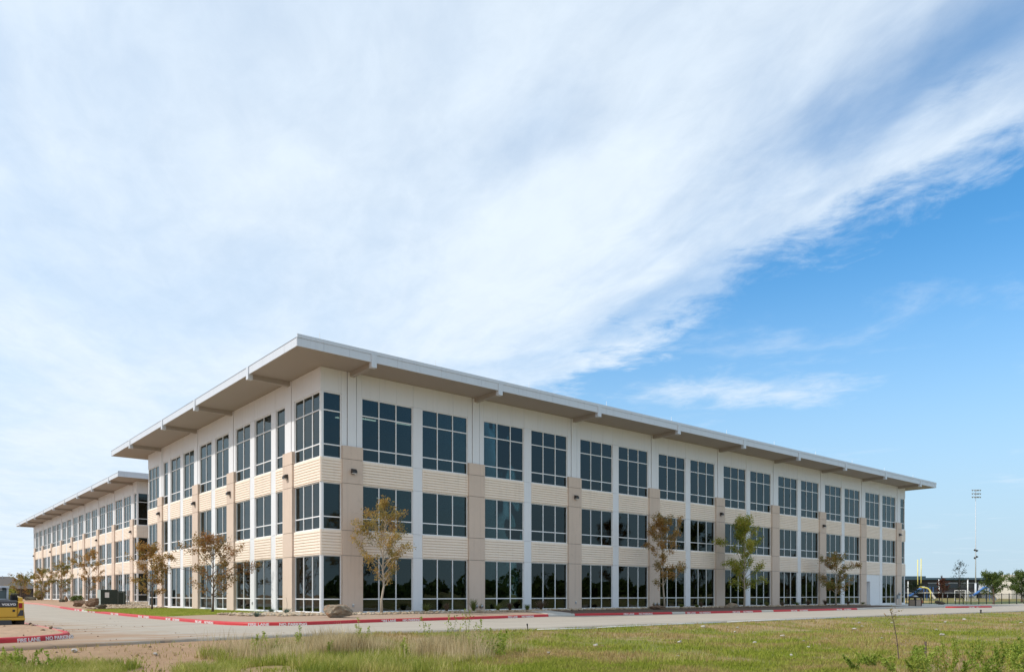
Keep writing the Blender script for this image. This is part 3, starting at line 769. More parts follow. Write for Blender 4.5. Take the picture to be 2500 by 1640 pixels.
bz = lambda s, t, up_=.0: float(road_z(s, t)) + .15 + up_
G1 = 'young trees in the front planting bed'; G2 = 'young trees along the end facades'
tree('young_tree', 'young tree with pale trunk and olive-gold leaves, nearest one before the long facade', (2.9, -1.95, .05), 6.9, 1.9, 3.7, MT['lf_gold'], MT['bark'], 22, 34, (.15, -.1), .075, 6600, .105, .34, .2, group=G1)
tree('young_tree', 'slim young tree turning orange-brown with a low bare limb on its right', (28.1, -2.6, .05), 7.7, 2.0, 3.7, MT['lf_rust'], MT['bark'], 8, 26, (-.35, .1), .075, 7000, .12, .42, .22, side=-.4, group=G1, bare=.15)
tree('young_tree', 'tall young tree with dense yellow-green leaves, middle of the long facade', (39.1, -2.6, .05), 8.3, 1.7, 4.6, MT['lf_green'], MT['bark'], 34, 30, (.1, 0), .08, 10500, .14, .42, .24, group=G1)
tree('young_tree', 'low spreading young tree half green half brown, farthest along the long facade', (55.7, -2.6, .03), 5.4, 1.2, 4.6, MT['lf_mix'], MT['bark'], 55, 20, (.1, 0), .07, 5200, .14, .45, .22, group=G1)
tree('young_tree', 'sparse young tree with brown leaves standing on the green lawn, nearer of two', (-3.1, 9.2, .04), 5.1, 1.1, 4.5, MT['lf_dull'], MT['barkd'], 13, 24, (.1, .1), .07, 5600, .115, .45, .22, group=G2)
tree('young_tree', 'sparse rusty young tree at the far end of the lawn beside the gravel', (-3.7, 21.0, .06), 4.9, 1.2, 3.6, MT['lf_rust'], MT['barkd'], 44, 20, (0, .1), .065, 4600, .13, .5, .22, group=G2)
tree('young_tree', 'upright rust-brown young tree behind the large brown boulder at the farther building', (.5, 66.0, .22), 6.6, 1.6, 3.9, MT['lf_rust'], MT['barkd'], 71, 18, (.1, 0), .08, 2400, .17, .5, .22, group=G2)
tree('young_tree', 'green young tree beside the standing stone at the farther building', (0, 82.0, .24), 5.3, 1.2, 4.0, MT['lf_mix'], MT['barkd'], 82, 17, (.1, 0), .07, 2400, .18, .5, .24, group=G2)
tree('young_tree', 'brown-green young tree at the far left end of the farther building', (0, 98.0, .25), 5.0, 1.0, 4.2, MT['lf_mix'], MT['barkd'], 93, 17, (.1, 0), .07, 2400, .19, .5, .24, group=G2)
tree('young_tree', 'bushy olive tree leaning past the far left corner of the farther building', (-1.5, 108.0, .25), 4.4, .8, 4.6, MT['lf_mix'], MT['barkd'], 97, 16, (-.2, 0), .07, 2200, .2, .45, .26)
# right-hand background trees
tree('oak_tree', 'round dark green tree in front of the black fence at far right', (104.6, -1.4, -.2), 4.4, 1.35, 4.3, MT['lf_oak'], MT['barkd'], 61, 22, (0, 0), .14, 4600, .22, .5, .30)
tree('oak_tree', 'bright green leafy tree at the right edge beyond the fence', (142.5, 6.0, -.2), 5.6, 1.0, 5.2, MT['lf_oak'], MT['barkd'], 67, 22, (0, 0), .16, 4200, .28, .45, .36)
tree('young_tree', 'thin tall tree with sparse dark leaves between two support stakes', (86.6, -3.2, -.05), 5.7, .9, 1.9, MT['lf_dark'], MT['barkd'], 31, 22, (.1, 0), .05, 900, .13, .35, .22)
tree('young_tree', 'narrow dark red young tree behind the dark boulder', (95.1, 2.0, -.1), 3.7, .7, 1.35, MT['lf_red'], MT['barkd'], 36, 20, (0, 0), .05, 2400, .14, .5, .16)
tree('young_tree', 'small dark round tree beside the litter bin at the right building end', (83.5, 1.0, -.05), 2.7, 1.3, 2.0, MT['lf_dark'], MT['barkd'], 39, 14, (0, 0), .045, 1300, .14, .5, .2)

# planted tufts and agaves by the walls
def blade_fan(n, H, spread, w, rg, droop=.5, seg=3):
    V = []; F = []
    for i in range(n):
        az = rg.uniform(0, 2 * math.pi); out = np.array((math.cos(az), math.sin(az))); sp = spread * rg.uniform(.15, 1); h = H * rg.uniform(.55, 1.05)
        base = np.r_[out * rg.uniform(0, .07), 0]; side = np.array((-out[1], out[0], 0)); k0 = len(V)
        for j in range(seg + 1):
            f = j / seg; p = base + np.r_[out * sp * (f ** 1.6), h * (f - droop * .35 * f ** 3)]; ww = w * (1 - f ** 2) * .5 + .0015
            V += [p - side * ww, p + side * ww]
        for j in range(seg): a = k0 + 2 * j; F.append((a, a + 1, a + 3, a + 2))
    return np.array(V), np.array(F)
MT['tuft'] = leafmat('green_tuft_blades', (.06, .11, .02), (.16, .20, .05), (.26, .25, .09))
MT['tuftp'] = leafmat('purple_brown_tuft_blades', (.075, .05, .035), (.16, .105, .075), (.22, .16, .10))
MT['agave'] = leafmat('grey_green_agave', (.10, .15, .12), (.19, .25, .20))
tufts = [(6.5, 0, .7, .5), (7.8, 1, .75, .3), (9.7, 0, 1.05, .5), (12.2, 0, .65, .45), (13.0, 1, .75, .3), (14.3, 0, .6, .35), (16.1, 1, .95, .7), (31.6, 0, .45, .4), (33.3, 0, .4, .35), (34.7, 1, .6, .3),
         (44.5, 0, .55, .5), (46.7, 1, .6, .5), (50.5, 0, .5, .5), (52.0, 1, .7, .5), (54.9, 1, .75, .55), (61.0, 1, .6, .5), (63.8, 0, .4, .5)]
NAMES = ['short green grass tuft against the white pier near the second window', 'purple-brown grass tuft in front of the second long-side window', 'tallest green grass tuft, left of the paired hose inlets',
         'green grass tuft just right of the paired hose inlets', 'brown feathery tuft under the third long-side window', 'low green tuft beside the pale walkway end', 'wide purple-brown tuft at the white pier by the walkway',
         'small green tuft right of the second pair of hose inlets', 'small low green tuft between two piers near the orange tree', 'thin brown tuft near the orange-brown tree', 'green tuft left of the yellow-green tree pilaster',
         'brown tuft at the pilaster right of the yellow-green tree', 'green tuft in the dark mulch midway to the far tree', 'brown tuft beside the white pier before the far tree', 'bushy brown tuft just left of the farthest facade tree',
         'brown bush right of the farthest facade tree', 'low green bush near the grey service door']
for i, ((s, kd, h, sp), nm) in enumerate(zip(tufts, NAMES)):
    rg = np.random.default_rng(200 + i); root = empty('grass_tuft', (s, -1.25 - .3 * (i % 3), .07), 0, nm, 'ornamental grass', 'grass tufts along the long facade')
    V, F = blade_fan(170, h, sp, .02, rg); fast_mesh('blades', V, F, MT['tuftp' if kd else 'tuft'], root)
for i, (p, nm, h, stem) in enumerate((((-4.6, -2.1, .03), 'grey agave rosette in the pebbles nearest the red kerb', .34, 0), ((-1.1, 4.5, .08), 'small blue-green agave by the sunlit end wall', .32, .75), ((-1.5, 1.3, .06), 'grey-green yucca with tall flower stalk near the corner boulder', .4, 1.0))):
    rg = np.random.default_rng(300 + i); root = empty('agave', p, 0, nm, 'agave', 'agaves in the pebble bed')
    V, F = blade_fan(60, h, .42, .05, rg, .2); fast_mesh('leaves', V, F, MT['agave'], root)
    if stem: MB().tube([(0, 0, 0), (.05, .02, stem * .6), (-.04, 0, stem)], [.01, .008, .004], 5).obj('flower_stalk', MT['barkd'], root)

# ---------------------------------------------------------------- stone
MT['rock'] = mat('grey_lichen_rock', (.26, .205, .145), .95, .8, 4., .09, 8., alt=(.30, .125, .045), altlo=.53, altscale=1.8)
MT['rockb'] = mat('brown_rock', (.17, .105, .065), .95, .55, 5., .08, 7., alt=(.30, .235, .17), altlo=.58, altscale=3.)
MT['rockd'] = mat('dark_mossy_rock', (.10, .085, .06), .95, .3, 3., .03, 14., alt=(.16, .15, .05), altlo=.55)
MT['rockw'] = mat('pale_rock', (.42, .385, .34), .95, .35, 9., .03, 20.)
def boulder(name, label, pos, dim, seed, m, rz=0., group='landscape boulders', cat='boulder', sub=4, rough=.28, tilt=0):
    rg = np.random.default_rng(seed); bm = bmesh.new(); bmesh.ops.create_icosphere(bm, subdivisions=sub, radius=1.0)
    P = np.array([v.co[:] for v in bm.verts]); 
    for k in range(15):                                    # flattened facets
        d = rg.normal(size=3); d /= np.linalg.norm(d); o = rg.uniform(.50, .82); h = P @ d - o; P -= np.where(h > 0, h * .96, 0)[:, None] * d
    for a, fr in ((rough * .6, 1.7), (rough * .5, 4.0), (rough * .34, 9.0), (rough * .16, 19.0)):
        ph = rg.uniform(0, 50, 3); dsp = (vnoise(P[:, 0] + P[:, 2] * .7 + ph[0], P[:, 1] - P[:, 2] * .5 + ph[1], fr, seed % 7) - .5) + (vnoise(P[:, 2] + ph[2], P[:, 0] - P[:, 1], fr, seed % 5) - .5)
        P += P * (dsp * a)[:, None]
    if tilt: P[:, 2] += P[:, 0] * tilt
    mn, mx = P.min(0), P.max(0); P = (P - (mn + mx) / 2) / ((mx - mn) / 2) * (np.array(dim) / 2); P[:, 2] += dim[2] / 2 * .86
    for v, p in zip(bm.verts, P): v.co = p
    me = bpy.data.meshes.new(name); bm.to_mesh(me); bm.free(); me.materials.append(m)
    me.polygons.foreach_set('use_smooth', [False] * len(me.polygons))
    o = link(bpy.data.objects.new(name, me)); o.location = pos; o.rotation_euler = (0, 0, rz)
    return tag(o, label, cat, group)
RA = -math.atan2(FWD[0], FWD[1])
boulder('boulder', 'large grey and rust boulder at the near building corner by the red kerb', (-1.9, -5.9, .02), (1.45, 1.05, .74), 4, MT['rock'], RA, tilt=-.12)
boulder('boulder', 'low flat brown boulder under the orange-brown tree', (26.3, -3.4, .02), (1.5, .8, .38), 9, MT['rockb'], RA)
boulder('boulder', 'tan wedge-shaped boulder beside the yellow-green tree', (35.9, -3.5, .02), (1.35, .9, .55), 15, MT['rock'], RA, tilt=.2)
boulder('boulder', 'big upright brown boulder left of the green electrical cabinet', (-6.0, 30.2, .02), (1.2, 1.0, .98), 23, MT['rockb'], RA)
boulder('boulder', 'dark layered boulder left of the big brown one', (-5.3, 39.0, .05), (1.15, .9, .68), 28, MT['rockb'], RA)
boulder('boulder', 'pale grey boulder wedged behind the big brown one', (-4.2, 38.5, .05), (.75, .7, .66), 33, MT['rockw'], RA)
boulder('boulder', 'low mossy boulder in front of the green electrical cabinet', (-5.9, 27.4, .02), (1.05, .7, .42), 38, MT['rockd'], RA)
boulder('boulder', 'upright tan stone at the farther building beside the green tree', (-1.6, 68.3, .15), (.5, .5, 1.0), 43, MT['rock'], RA)
boulder('boulder', 'squat dark stone under the upright tan stone', (-2.4, 65.8, .15), (.65, .6, .55), 48, MT['rockd'], RA)
boulder('boulder', 'low brown boulder near the far left end of the farther building', (-1.0, 101.5, .2), (1.8, 1.1, .75), 52, MT['rockd'], RA)
boulder('boulder', 'dark mossy boulder on the pavement left of the small red island', (80.0, -3.4, -.08), (1.3, .9, .62), 58, MT['rockd'], RA, tilt=-.25)
# river pebbles: one countless mass
MT['pebble'] = leafmat('river_pebbles', (.30, .22, .15), (.44, .34, .23), (.52, .45, .36), trans=0.0, rough=.85)
def pebbles(name, areas, n, lo, hi, seed):
    rg = np.random.default_rng(seed); ico = bmesh.new(); bmesh.ops.create_icosphere(ico, subdivisions=1, radius=1.0)
    IV = np.array([v.co[:] for v in ico.verts]); IF = np.array([[v.index for v in f.verts] for f in ico.faces]); ico.free()
    A = np.array([(b_ - a) * (d - c) for a, b_, c, d in areas]); ids = rg.choice(len(areas), n, p=A / A.sum()); VV = []; FF = []
    for i in range(n):
        a, b_, c, d = areas[ids[i]]; x = rg.uniform(a, b_); y = rg.uniform(c, d)
        if fbm(x, y, .8, 15) < .30: continue
        r = rg.uniform(lo, hi); sc = np.array((r * rg.uniform(.8, 1.4), r, r * rg.uniform(.5, .8))); t = rg.uniform(0, 6.28); v = IV * sc * (1 + rg.normal(size=(len(IV), 1)) * .08)
        v = np.c_[v[:, 0] * math.cos(t) - v[:, 1] * math.sin(t) + x, v[:, 0] * math.sin(t) + v[:, 1] * math.cos(t) + y, v[:, 2] + bz(x, y, .075) + r * .3]
        FF.append(IF + len(VV) * len(IV)); VV.append(v)
    o = fast_mesh(name, np.concatenate(VV), np.concatenate(FF), MT['pebble'], None, True)
    return tag(o, 'tan river pebbles laid along the foot of the building', 'pebbles', kind='stuff')
pebbles('river_pebbles', [(-4.9, -.3, -1.6, 3.3), (-3.6, 15, -2.9, -.3), (15, 64, -2.3, -.3), (-6.4, -1, 26.5, 33), (-3, 6, 36, 54)], 9000, .05, .13, 3)

# ---------------------------------------------------------------- utility things
MT['cabg'] = mat('dark_green_enamel', (.018, .035, .026), .4, .1, 2.)
MT['cabl'] = mat('grey_green_enamel', (.30, .36, .33), .45, .05, 2.)
MT['galv'] = mat('galvanised_steel', (.42, .43, .44), .4, .1, 6., metal=.6)
MT['black'] = mat('black_rubber', (.018, .018, .018), .7, .1)
e_ = empty('electrical_cabinet', (-2.4, 41.0, .06), 0, 'dark green electrical cabinet with grey side and white notice behind the boulders', 'electrical cabinet')
MB().box((-.9, -.7, 0), (.55, .7, 1.62)).obj('body', MT['cabg'], e_, bevel=.02)
MB().box((-.93, -.72, .05), (-.905, .68, 1.6)).obj('side_panel', MT['cabl'], e_)
MB().box((-.55, -.73, .85), (-.18, -.705, 1.35)).obj('notice', MT['white'], e_)
MB().box((.56, -.5, 0), (1.35, .6, 1.48)).obj('switch_box', MT['cabg'], e_, bevel=.02)
b = MB(); b.box((.62, -.53, .1), (.65, -.5, 1.4)); b.box((1.15, -.53, .1), (1.18, -.5, 1.4)); b.box((.65, -.53, 1.37), (1.15, -.5, 1.4)); b.obj('door_trim', MT['cabl'], e_)
b = MB(); b.tube([(1.5, -.4, -.1), (1.5, -.4, 1.6)], .05); b.tube([(1.68, -.4, -.1), (1.68, -.4, 1.45)], .035); b.obj('conduit', MT['galv'], e_)
MB().box((1.44, -.52, 1.05), (1.72, -.46, 1.55)).obj('meter_box', MT['galv'], e_)

MT['brass'] = mat('weathered_brass', (.35, .30, .22), .35, .15, 8., metal=.8)
def inlets(s, label):
    e_ = empty('hose_inlet_pair', (s, -.15, .42), 0, label, 'hose inlet', 'paired hose inlets low on the pilasters')
    for x in (-.22, .22):
        b = MB(); b.tube([(x, 0.0, 0), (x, -.03, 0)], [.15, .14], 20); o = b.obj('wall_plate', MT['brass'], e_, True)
        b = MB(); b.tube([(x, -.03, 0), (x, -.14, -.02)], .085, 16); b.obj('inlet', MT['brass'], e_, True)
        b = MB(); b.tube([(x, -.14, -.02), (x, -.18, -.03)], .105, 16); b.obj('cap', MT['galv'], e_, True)
inlets(1.33 + 9.29 + .75, 'pair of round hose inlets low on the second pilaster of the long facade')
inlets(1.33 + 27.87 + .75, 'pair of round hose inlets low on the fourth pilaster, beside the orange-brown tree')
def outlet(loc, rz, label):
    e_ = empty('outlet_box', loc, rz, label, 'outlet box', 'small outlet boxes on the walls')
    MB().box((-.06, -.05, -.09), (.06, 0, .09)).obj('box', MT['galv'], e_, bevel=.008); MB().box((-.065, -.06, .05), (.065, -.05, .1)).obj('cover', MT['white'], e_)
outlet((2.0, -.15, .55), 0, 'small grey outlet box low on the first long-side pilaster above the boulder')
outlet((1.33 + 18.58 + .7, -.15, .6), 0, 'small grey outlet box low on the third long-side pilaster')
outlet((-.012, 10.4, .62), R(-90), 'small grey outlet box on a white pier of the sunlit end, nearer one')
# gas meter at the far end of the long side
e_ = empty('gas_meter', (75.0, -.55, -.05), 0, 'grey gas meter on pipes against the far ground-floor window', 'gas meter')
b = MB(); b.tube([(-.35, 0, 0), (-.35, 0, 1.05), (-.1, 0, 1.2)], .035); b.tube([(.3, 0, 0), (.3, 0, .9), (.1, 0, 1.0)], .035); b.obj('pipe', MT['galv'], e_)
MB().box((-.22, -.16, .75), (.25, .14, 1.25)).obj('meter_body', MT['galv'], e_, bevel=.05)
MB().tube([(-.05, -.18, 1.25), (.1, -.18, 1.42)], .14, 14).obj('regulator', MT['galv'], e_)
# litter bin, hydrant, stakes
MT['bintan'] = mat('tan_pebble_panel', (.34, .27, .215), .9, .2, 20.)
e_ = empty('litter_bin', (64.9, -6.6, -.06), R(-18), 'square tan litter bin with dark frame and hood at the far kerb', 'litter bin')
b = MB()
for sx in (-1, 1):
    for sy in (-1, 1): b.box((sx * .40 - .05, sy * .40 - .05, 0), (sx * .40 + .05, sy * .40 + .05, 1.0))
b.box((-.44, -.44, .0), (.44, .44, .05)); b.box((-.46, -.46, .90), (.46, .46, 1.0)); b.box((-.44, -.44, .70), (.44, .44, .74)); b.obj('frame', MT['dark'], e_)
for (a, c) in (((-.345, -.42, .055), (.345, -.38, .695)), ((-.345, .38, .055), (.345, .42, .695)), ((-.42, -.345, .055), (-.38, .345, .695)), ((.38, -.345, .055), (.42, .345, .695))): MB().box(a, c).obj('side_panel', MT['bintan'], e_)
b = MB(); b.tube([(0, 0, 1.0), (0, 0, 1.09), (0, 0, 1.17)], [.30, .26, .10], 16); b.obj('lid', MT['galv'], e_, True)
MT['hyd'] = mat('red_enamel', (.42, .03, .025), .4, .1, 5.)
e_ = empty('fire_hydrant', (80.8, -.9, -.1), 0, 'small red fire hydrant behind the litter bin', 'fire hydrant')
b = MB(); b.tube([(0, 0, 0), (0, 0, .06), (0, 0, .07), (0, 0, .5), (0, 0, .52), (0, 0, .58), (0, 0, .7), (0, 0, .74)], [.16, .16, .11, .11, .15, .14, .07, .03], 14); b.obj('barrel', MT['hyd'], e_, True)
b = MB(); b.tube([(-.2, 0, .42), (.2, 0, .42)], .055, 10); b.tube([(0, 0, .4), (0, -.2, .4)], .07, 10); b.obj('nozzle', MT['hyd'], e_)
for i, (p, nm) in enumerate((((85.6, -2.2, -.1), 'thin white-tipped tree stake left of the thin tall tree'), ((87.9, -3.6, -.1), 'thin white-tipped tree stake right of the thin tall tree'), ((82.0, -1.4, -.1), 'leaning white-tipped tree stake beside the red hydrant'))):
    e_ = empty('tree_stake', p, 0, nm, 'stake', 'tree stakes'); MB().tube([(0, 0, 0), (.05, .02, .95)], .025, 6).obj('post', MT['black'], e_); MB().tube([(.052, .02, .96), (.065, .025, 1.3)], .03, 6).obj('white_tip', MT['white'], e_)
e_ = empty('sprinkler_riser', (-.02, -18.3, -.27), 0, 'short black riser standing at the road edge, nearest', 'irrigation riser')
MB().tube([(0, 0, -.05), (-.02, 0, .22), (-.04, 0, .27)], [.018, .018, .026], 8).obj('pipe', MT['black'], e_); MB().tube([(-.055, -.02, .27), (-.02, .02, .31)], .03, 8).obj('cap', MT['black'], e_)
e_ = empty('sprinkler_riser', (44.5, -19.6, -.25), 0, 'short black riser on the road edge at far right', 'irrigation riser')
MB().tube([(0, 0, -.05), (0, 0, .22)], .05, 8).obj('pipe', MT['black'], e_); MB().tube([(0, 0, .22), (0, 0, .30)], .07, 8).obj('cap', MT['black'], e_)
e_ = empty('survey_stake', (.2, -33.0, -.36), 0, 'short dark post in the grass by the thin sapling', 'stake'); MB().box((-.025, -.02, -.05), (.025, .02, .4)).obj('post', MT['barkd'], e_, bevel=.004)
def pipe_run(label, pts, r=.016):
    b = MB(); b.tube([(x, y, float(ground_z(x, y)) + r * 1.2 + .045) for x, y in pts], r, 8); o = b.obj('plastic_pipe', MT['white'], None, True); return tag(o, label, 'pipe', 'white irrigation pipes lying along the road edge')
pipe_run('white plastic pipe on the grass beside the near black riser', [(.2, -18.6), (1.5, -19.0), (3.0, -19.2)])
pipe_run('long white plastic pipe along the road edge before the long facade', [(3.2, -19.0), (6, -18.95), (9, -18.8), (12, -18.9)], .018)
pipe_run('white plastic pipe farther along the road edge', [(12.5, -18.95), (17, -18.8), (24, -18.95)], .022)
# pale stones lying in the grass
st = [(-3.58, -25.4, .16), (-6.4, -26.4, .10), (-6.0, -26.5, .07), (-.2, -25.8, .17), (2.17, -27.0, .12), (3.58, -27.9, .11), (13.1, -25.0, .17), (20.1, -21.9, .15), (7.2, -22.9, .14), (11.4, -29.2, .18), (-1.7, -30.5, .12), (8.5, -20.4, .2), (9.5, -21.5, .14), (5.2, -26.2, .18), (-3.2, -25.3, .08),
      (16.0, -24.0, .14), (24.5, -24.5, .17), (15.1, -27.6, .15), (22.3, -22.6, .12), (1.2, -29.4, .10), (6.6, -29.1, .12), (-4.4, -29.0, .10), (3.2, -31.7, .10), (30.0, -23.5, .2), (28.0, -27.0, .18), (-14.3, -20.3, .13), (-15.9, -19.2, .16), (-11.0, -20.4, .10)]
for i, (x, y, r) in enumerate(st):
    boulder('stone', 'pale limestone fragment lying loose in the rough grass', (x, y, float(ground_z(x, y)) + .015), (r * 1.15, r * .85, r * .62), 400 + i, MT['rockw'], i * 1.3, 'pale stones scattered in the grass', 'stone', 2, .5)

# ---------------------------------------------------------------- skid-steer loader, seen from behind
MT['yel'] = mat('yellow_machine_paint', (.62, .36, .035), .45, .10, 2.5, alt=(.40, .25, .08), altlo=.66, altscale=4.)
MT['cha'] = mat('charcoal_machine_paint', (.045, .045, .05), .5, .12, 3.)
MT['cabw'] = mat('grey_cab_paint', (.55, .57, .60), .45, .06, 3.)
MT['cabglass'] = mat('smoky_cab_glass', (.10, .13, .14), .08, .05, 2., spec=.6)
MT['tail'] = mat('red_lens', (.30, .012, .015), .25, .1, 20.)
MT['tyre'] = mat('muddy_tyre', (.045, .036, .03), .9, .3, 9., .01, 30., alt=(.20, .13, .085), altlo=.56)
sk = empty('skid_steer_loader', (-16.15, -6.0, -.06), 0, 'yellow compact loader with charcoal hood parked on the dug earth at left edge', 'loader')
b = MB(); b.prism([(0, .32), (.0, .72), (.10, .95), (1.1, .98), (1.9, .62), (1.9, .3), (.3, .22)], 0, -.62, .62); b.obj('body', MT['yel'], sk, bevel=.02)
hood = MB().prism([(-.02, .78), (-.02, .99), (.02, 1.03), (.75, 1.07), (.75, .96), (.03, .78)], 0, -.60, .60).obj('hood', MT['cha'], sk, bevel=.015)
vm = text_mesh('VOLVO', .17, MT['white'], .003, .008)
o = link(bpy.data.objects.new('lettering', vm), hood); o.location = (.33, -.026, .875); o.rotation_euler = (R(90), 0, 0); o.scale = (.80, .66, 1)
for s in (-1, 1):
    x = s * .70
    c = MB(); c.prism([(-.03, .36), (-.03, .95), (.05, 1.0), (1.5, 1.0), (1.5, .42)], 0, min(s * .625, s * .82), max(s * .625, s * .82)); side = c.obj('rear_quarter', MT['yel'], sk, bevel=.015)
    MB().box((x - .06, -.055, .74), (x + .06, -.032, .93)).obj('tail_light', MT['tail'], sk, bevel=.008)
    MB().prism([(.70 * s + .10 * s, .66), (.70 * s + .10 * s, .44), (.70 * s - .10 * s, .44), (.70 * s + .0, .66)], 1, -.05, -.032).obj('vent', MT['cha'], sk)
    for yy in (.42, 1.42):
        w = empty('wheel', (0, 0, 0)); bpy.data.objects.remove(w)
        t = MB(); t.tube([(s * .52, yy, .33), (s * .56, yy, .33), (s * .82, yy, .33), (s * .86, yy, .33)], [.30, .37, .37, .30], 24)
        for k in range(16):
            a = 2 * math.pi * k / 16; t.tube([(s * .56, yy + math.cos(a) * .375, .33 + math.sin(a) * .375), (s * .84, yy + math.cos(a + .18) * .375, .33 + math.sin(a + .18) * .375)], .022, 4)
        wo = t.obj('wheel', MT['tyre'], sk); MB().tube([(s * .80, yy, .33), (s * .875, yy, .33)], [.19, .17], 16).obj('rim', MT['yel'], wo, True)
    arm = MB(); arm.prism([(.15, 1.0), (.15, 1.14), (1.6, 1.22), (2.35, .55), (2.35, .40), (1.5, 1.05)], 0, min(s * .66, s * .80), max(s * .66, s * .80)); arm.obj('lift_arm', MT['yel'], sk, bevel=.015)
    h = MB(); h.box((s * .42, .3, 1.03), (s * .63, .62, 1.24))
    for k in range(5): h.tube([(s * (.44 + .045 * k), .28, 1.04), (s * (.44 + .045 * k), .26, 1.27), (s * (.44 + .045 * k), .5, 1.30)], .017, 6)
    h.obj('hose_bundle', MT['black'], sk)
MB().box((-.58, -.045, .40), (.58, -.004, .76)).obj('engine_door', MT['yel'], sk, bevel=.012)
MB().box((.44, -.06, .60), (.52, -.046, .68)).obj('door_latch', MT['black'], sk)
b = MB(); b.box((-.84, -.16, .27), (.84, .05, .36)); b.obj('bumper', MT['yel'], sk, bevel=.015)
b = MB(); b.prism([(-.44, -.02), (.44, -.02), (.38, .28), (-.38, .28)], 1, -.22, -.12); b.obj('tow_plate', MT['cha'], sk)
cab = MB(); 
for sx in (-1, 1):
    for (y0, y1) in ((.72, .80), (1.55, 1.63)): cab.box((sx * .33, y0, 1.0), (sx * .40, y1, 1.50))
cab.box((-.42, .68, 1.50), (.42, 1.68, 1.60)); cab.box((-.33, .74, 1.0), (.33, .79, 1.10)); cab.obj('cab_frame', MT['cabw'], sk, bevel=.012)
cg = MB().box((-.33, .75, 1.10), (.33, .77, 1.50)).obj('rear_window', MT['cabglass'], sk)
o = link(bpy.data.objects.new('lettering', vm), cg); o.location = (.0, .745, 1.44); o.rotation_euler = (R(90), 0, 0); o.scale = (.7, .45, 1)
for sx in (-1, 1): MB().box((sx * .345, .80, 1.06), (sx * .365, 1.55, 1.49)).obj('side_window', MT['cabglass'], sk)
MB().box((.18, .62, 1.45), (.30, .67, 1.53)).obj('work_lamp', MT['black'], sk)
bk = MB(); bk.prism([(2.3, .02), (3.0, .0), (3.0, .04), (2.5, .1), (2.35, .5), (2.3, .5)], 0, -.85, .85); bk.obj('bucket', MT['cha'], sk)

# ---------------------------------------------------------------- background on the right
MT['fence'] = mat('black_fence_paint', (.012, .012, .013), .5, .05)
FA, FB = np.array((90.5, 6.0)), np.array((118.0, -5.2)); fl = float(np.hypot(*(FB - FA))); fang = math.atan2(FB[1] - FA[1], FB[0] - FA[0])
fe = empty('metal_fence', (FA[0], FA[1], -.22), fang, 'black metal picket fence along the sports field at far right', 'fence')
npst = 21
for i in range(npst): MB().box((i * fl / (npst - 1) - .04, -.04, 0), (i * fl / (npst - 1) + .04, .04, 1.62)).obj('post', MT['fence'], fe)
for z in (.18, 1.45): MB().box((0, -.018, z), (fl, .018, z + .04)).obj('rail', MT['fence'], fe)
b = MB()
for i in range(int(fl / .13)): b.box((i * .13 - .007, -.007, .1), (i * .13 + .007, .007, 1.56))
tag(b.obj('pickets', MT['fence'], fe), kind='stuff')
MT['goaly'] = mat('pale_yellow_paint', (.80, .70, .22), .45, .06)
gp = empty('football_goalpost', (161.6, 29.1, -.25), 0, 'pale yellow gooseneck football goalpost beyond the black fence', 'goalpost')
aim = np.array((159.4, 30.9)) - np.array((161.6, 29.1)); 
def gpt(f, z): return (aim[0] * f, aim[1] * f, z)
b = MB(); b.tube([gpt(0, 0), gpt(0, 1.7), gpt(.08, 2.4), gpt(.25, 2.85), gpt(.5, 3.05), gpt(.85, 3.1)], .17, 12); b.obj('gooseneck', MT['goaly'], gp, True)
pr = np.array((FWD[0], FWD[1])); ed = np.array((-.54, .84)); cx = np.array(gpt(.92, 3.1)[:2])
ends = [cx + np.array((RGT[0], RGT[1])) * q * .42 + np.array((.8, .6)) * q * 2.7 for q in (-1, 1)]
MB().tube([(*ends[0], 3.1), (*ends[1], 3.1)], .10, 10).obj('crossbar', MT['goaly'], gp, True)
for q in ends: MB().tube([(*q, 3.05), (*q, 9.4)], .10, 10).obj('upright', MT['goaly'], gp, True)
sg = empty('soccer_goal', (165.4, 23.3, -.25), RA, 'white soccer goal with net seen side-on beyond the fence', 'goal')
for y in (-2.0, 2.0):
    b = MB(); b.tube([(-1.3, y, 0), (-1.3, y, 2.35), (-.7, y, 2.35), (1.5, y, .05), (-1.3, y, .05)], .06, 8); b.obj('side_frame', MT['white'], sg)
b = MB(); b.tube([(-1.3, -2, 2.35), (-1.3, 2, 2.35)], .06, 8); b.obj('crossbar', MT['white'], sg)
b = MB()
for k in range(12):
    f = k / 11
    b.tube([(-.7 + 2.2 * f, -2, 2.35 - 2.3 * f), (-.7 + 2.2 * f, 2, 2.35 - 2.3 * f)], .012, 3, False); b.tube([(-.7, -2 + 4 * f, 2.35), (1.5, -2 + 4 * f, .05)], .012, 3, False)
    b.tube([(-1.3 + 2.6 * f, -2, .05), (-1.3 + 2.6 * f, -2, min(2.35, 2.35 - 2.3 * (max(0, 2.6 * f - .6) / 2.2)))], .012, 3, False)
tag(b.obj('net', MT['white'], sg), kind='stuff')
lp = empty('field_light_pole', (213.8, 37.6, -.25), RA, 'very tall slim floodlight pole standing over the sports field', 'light pole')
MB().tube([(0, 0, 0), (0, 0, 4.6)], .26, 14).obj('pole_base', MT['cabw'], lp, True); MB().tube([(0, 0, 4.6), (0, 0, 14), (0, 0, 30.6)], [.15, .11, .055], 12).obj('pole', MT['cabw'], lp, True)
for r_ in range(3):
    zz = 28.6 + r_ * .95; MB().box((-1.15, -.03, zz - .03), (1.15, .03, zz + .03)).obj('cross_arm', MT['galv'], lp)
    for x in (-1.1, -.45, .12, .5, 1.05):
        MB().tube([(x, -.08, zz - .05), (x + .06, -.35, zz - .25)], [.10, .21], 12).obj('floodlight', MT['galv'], lp)
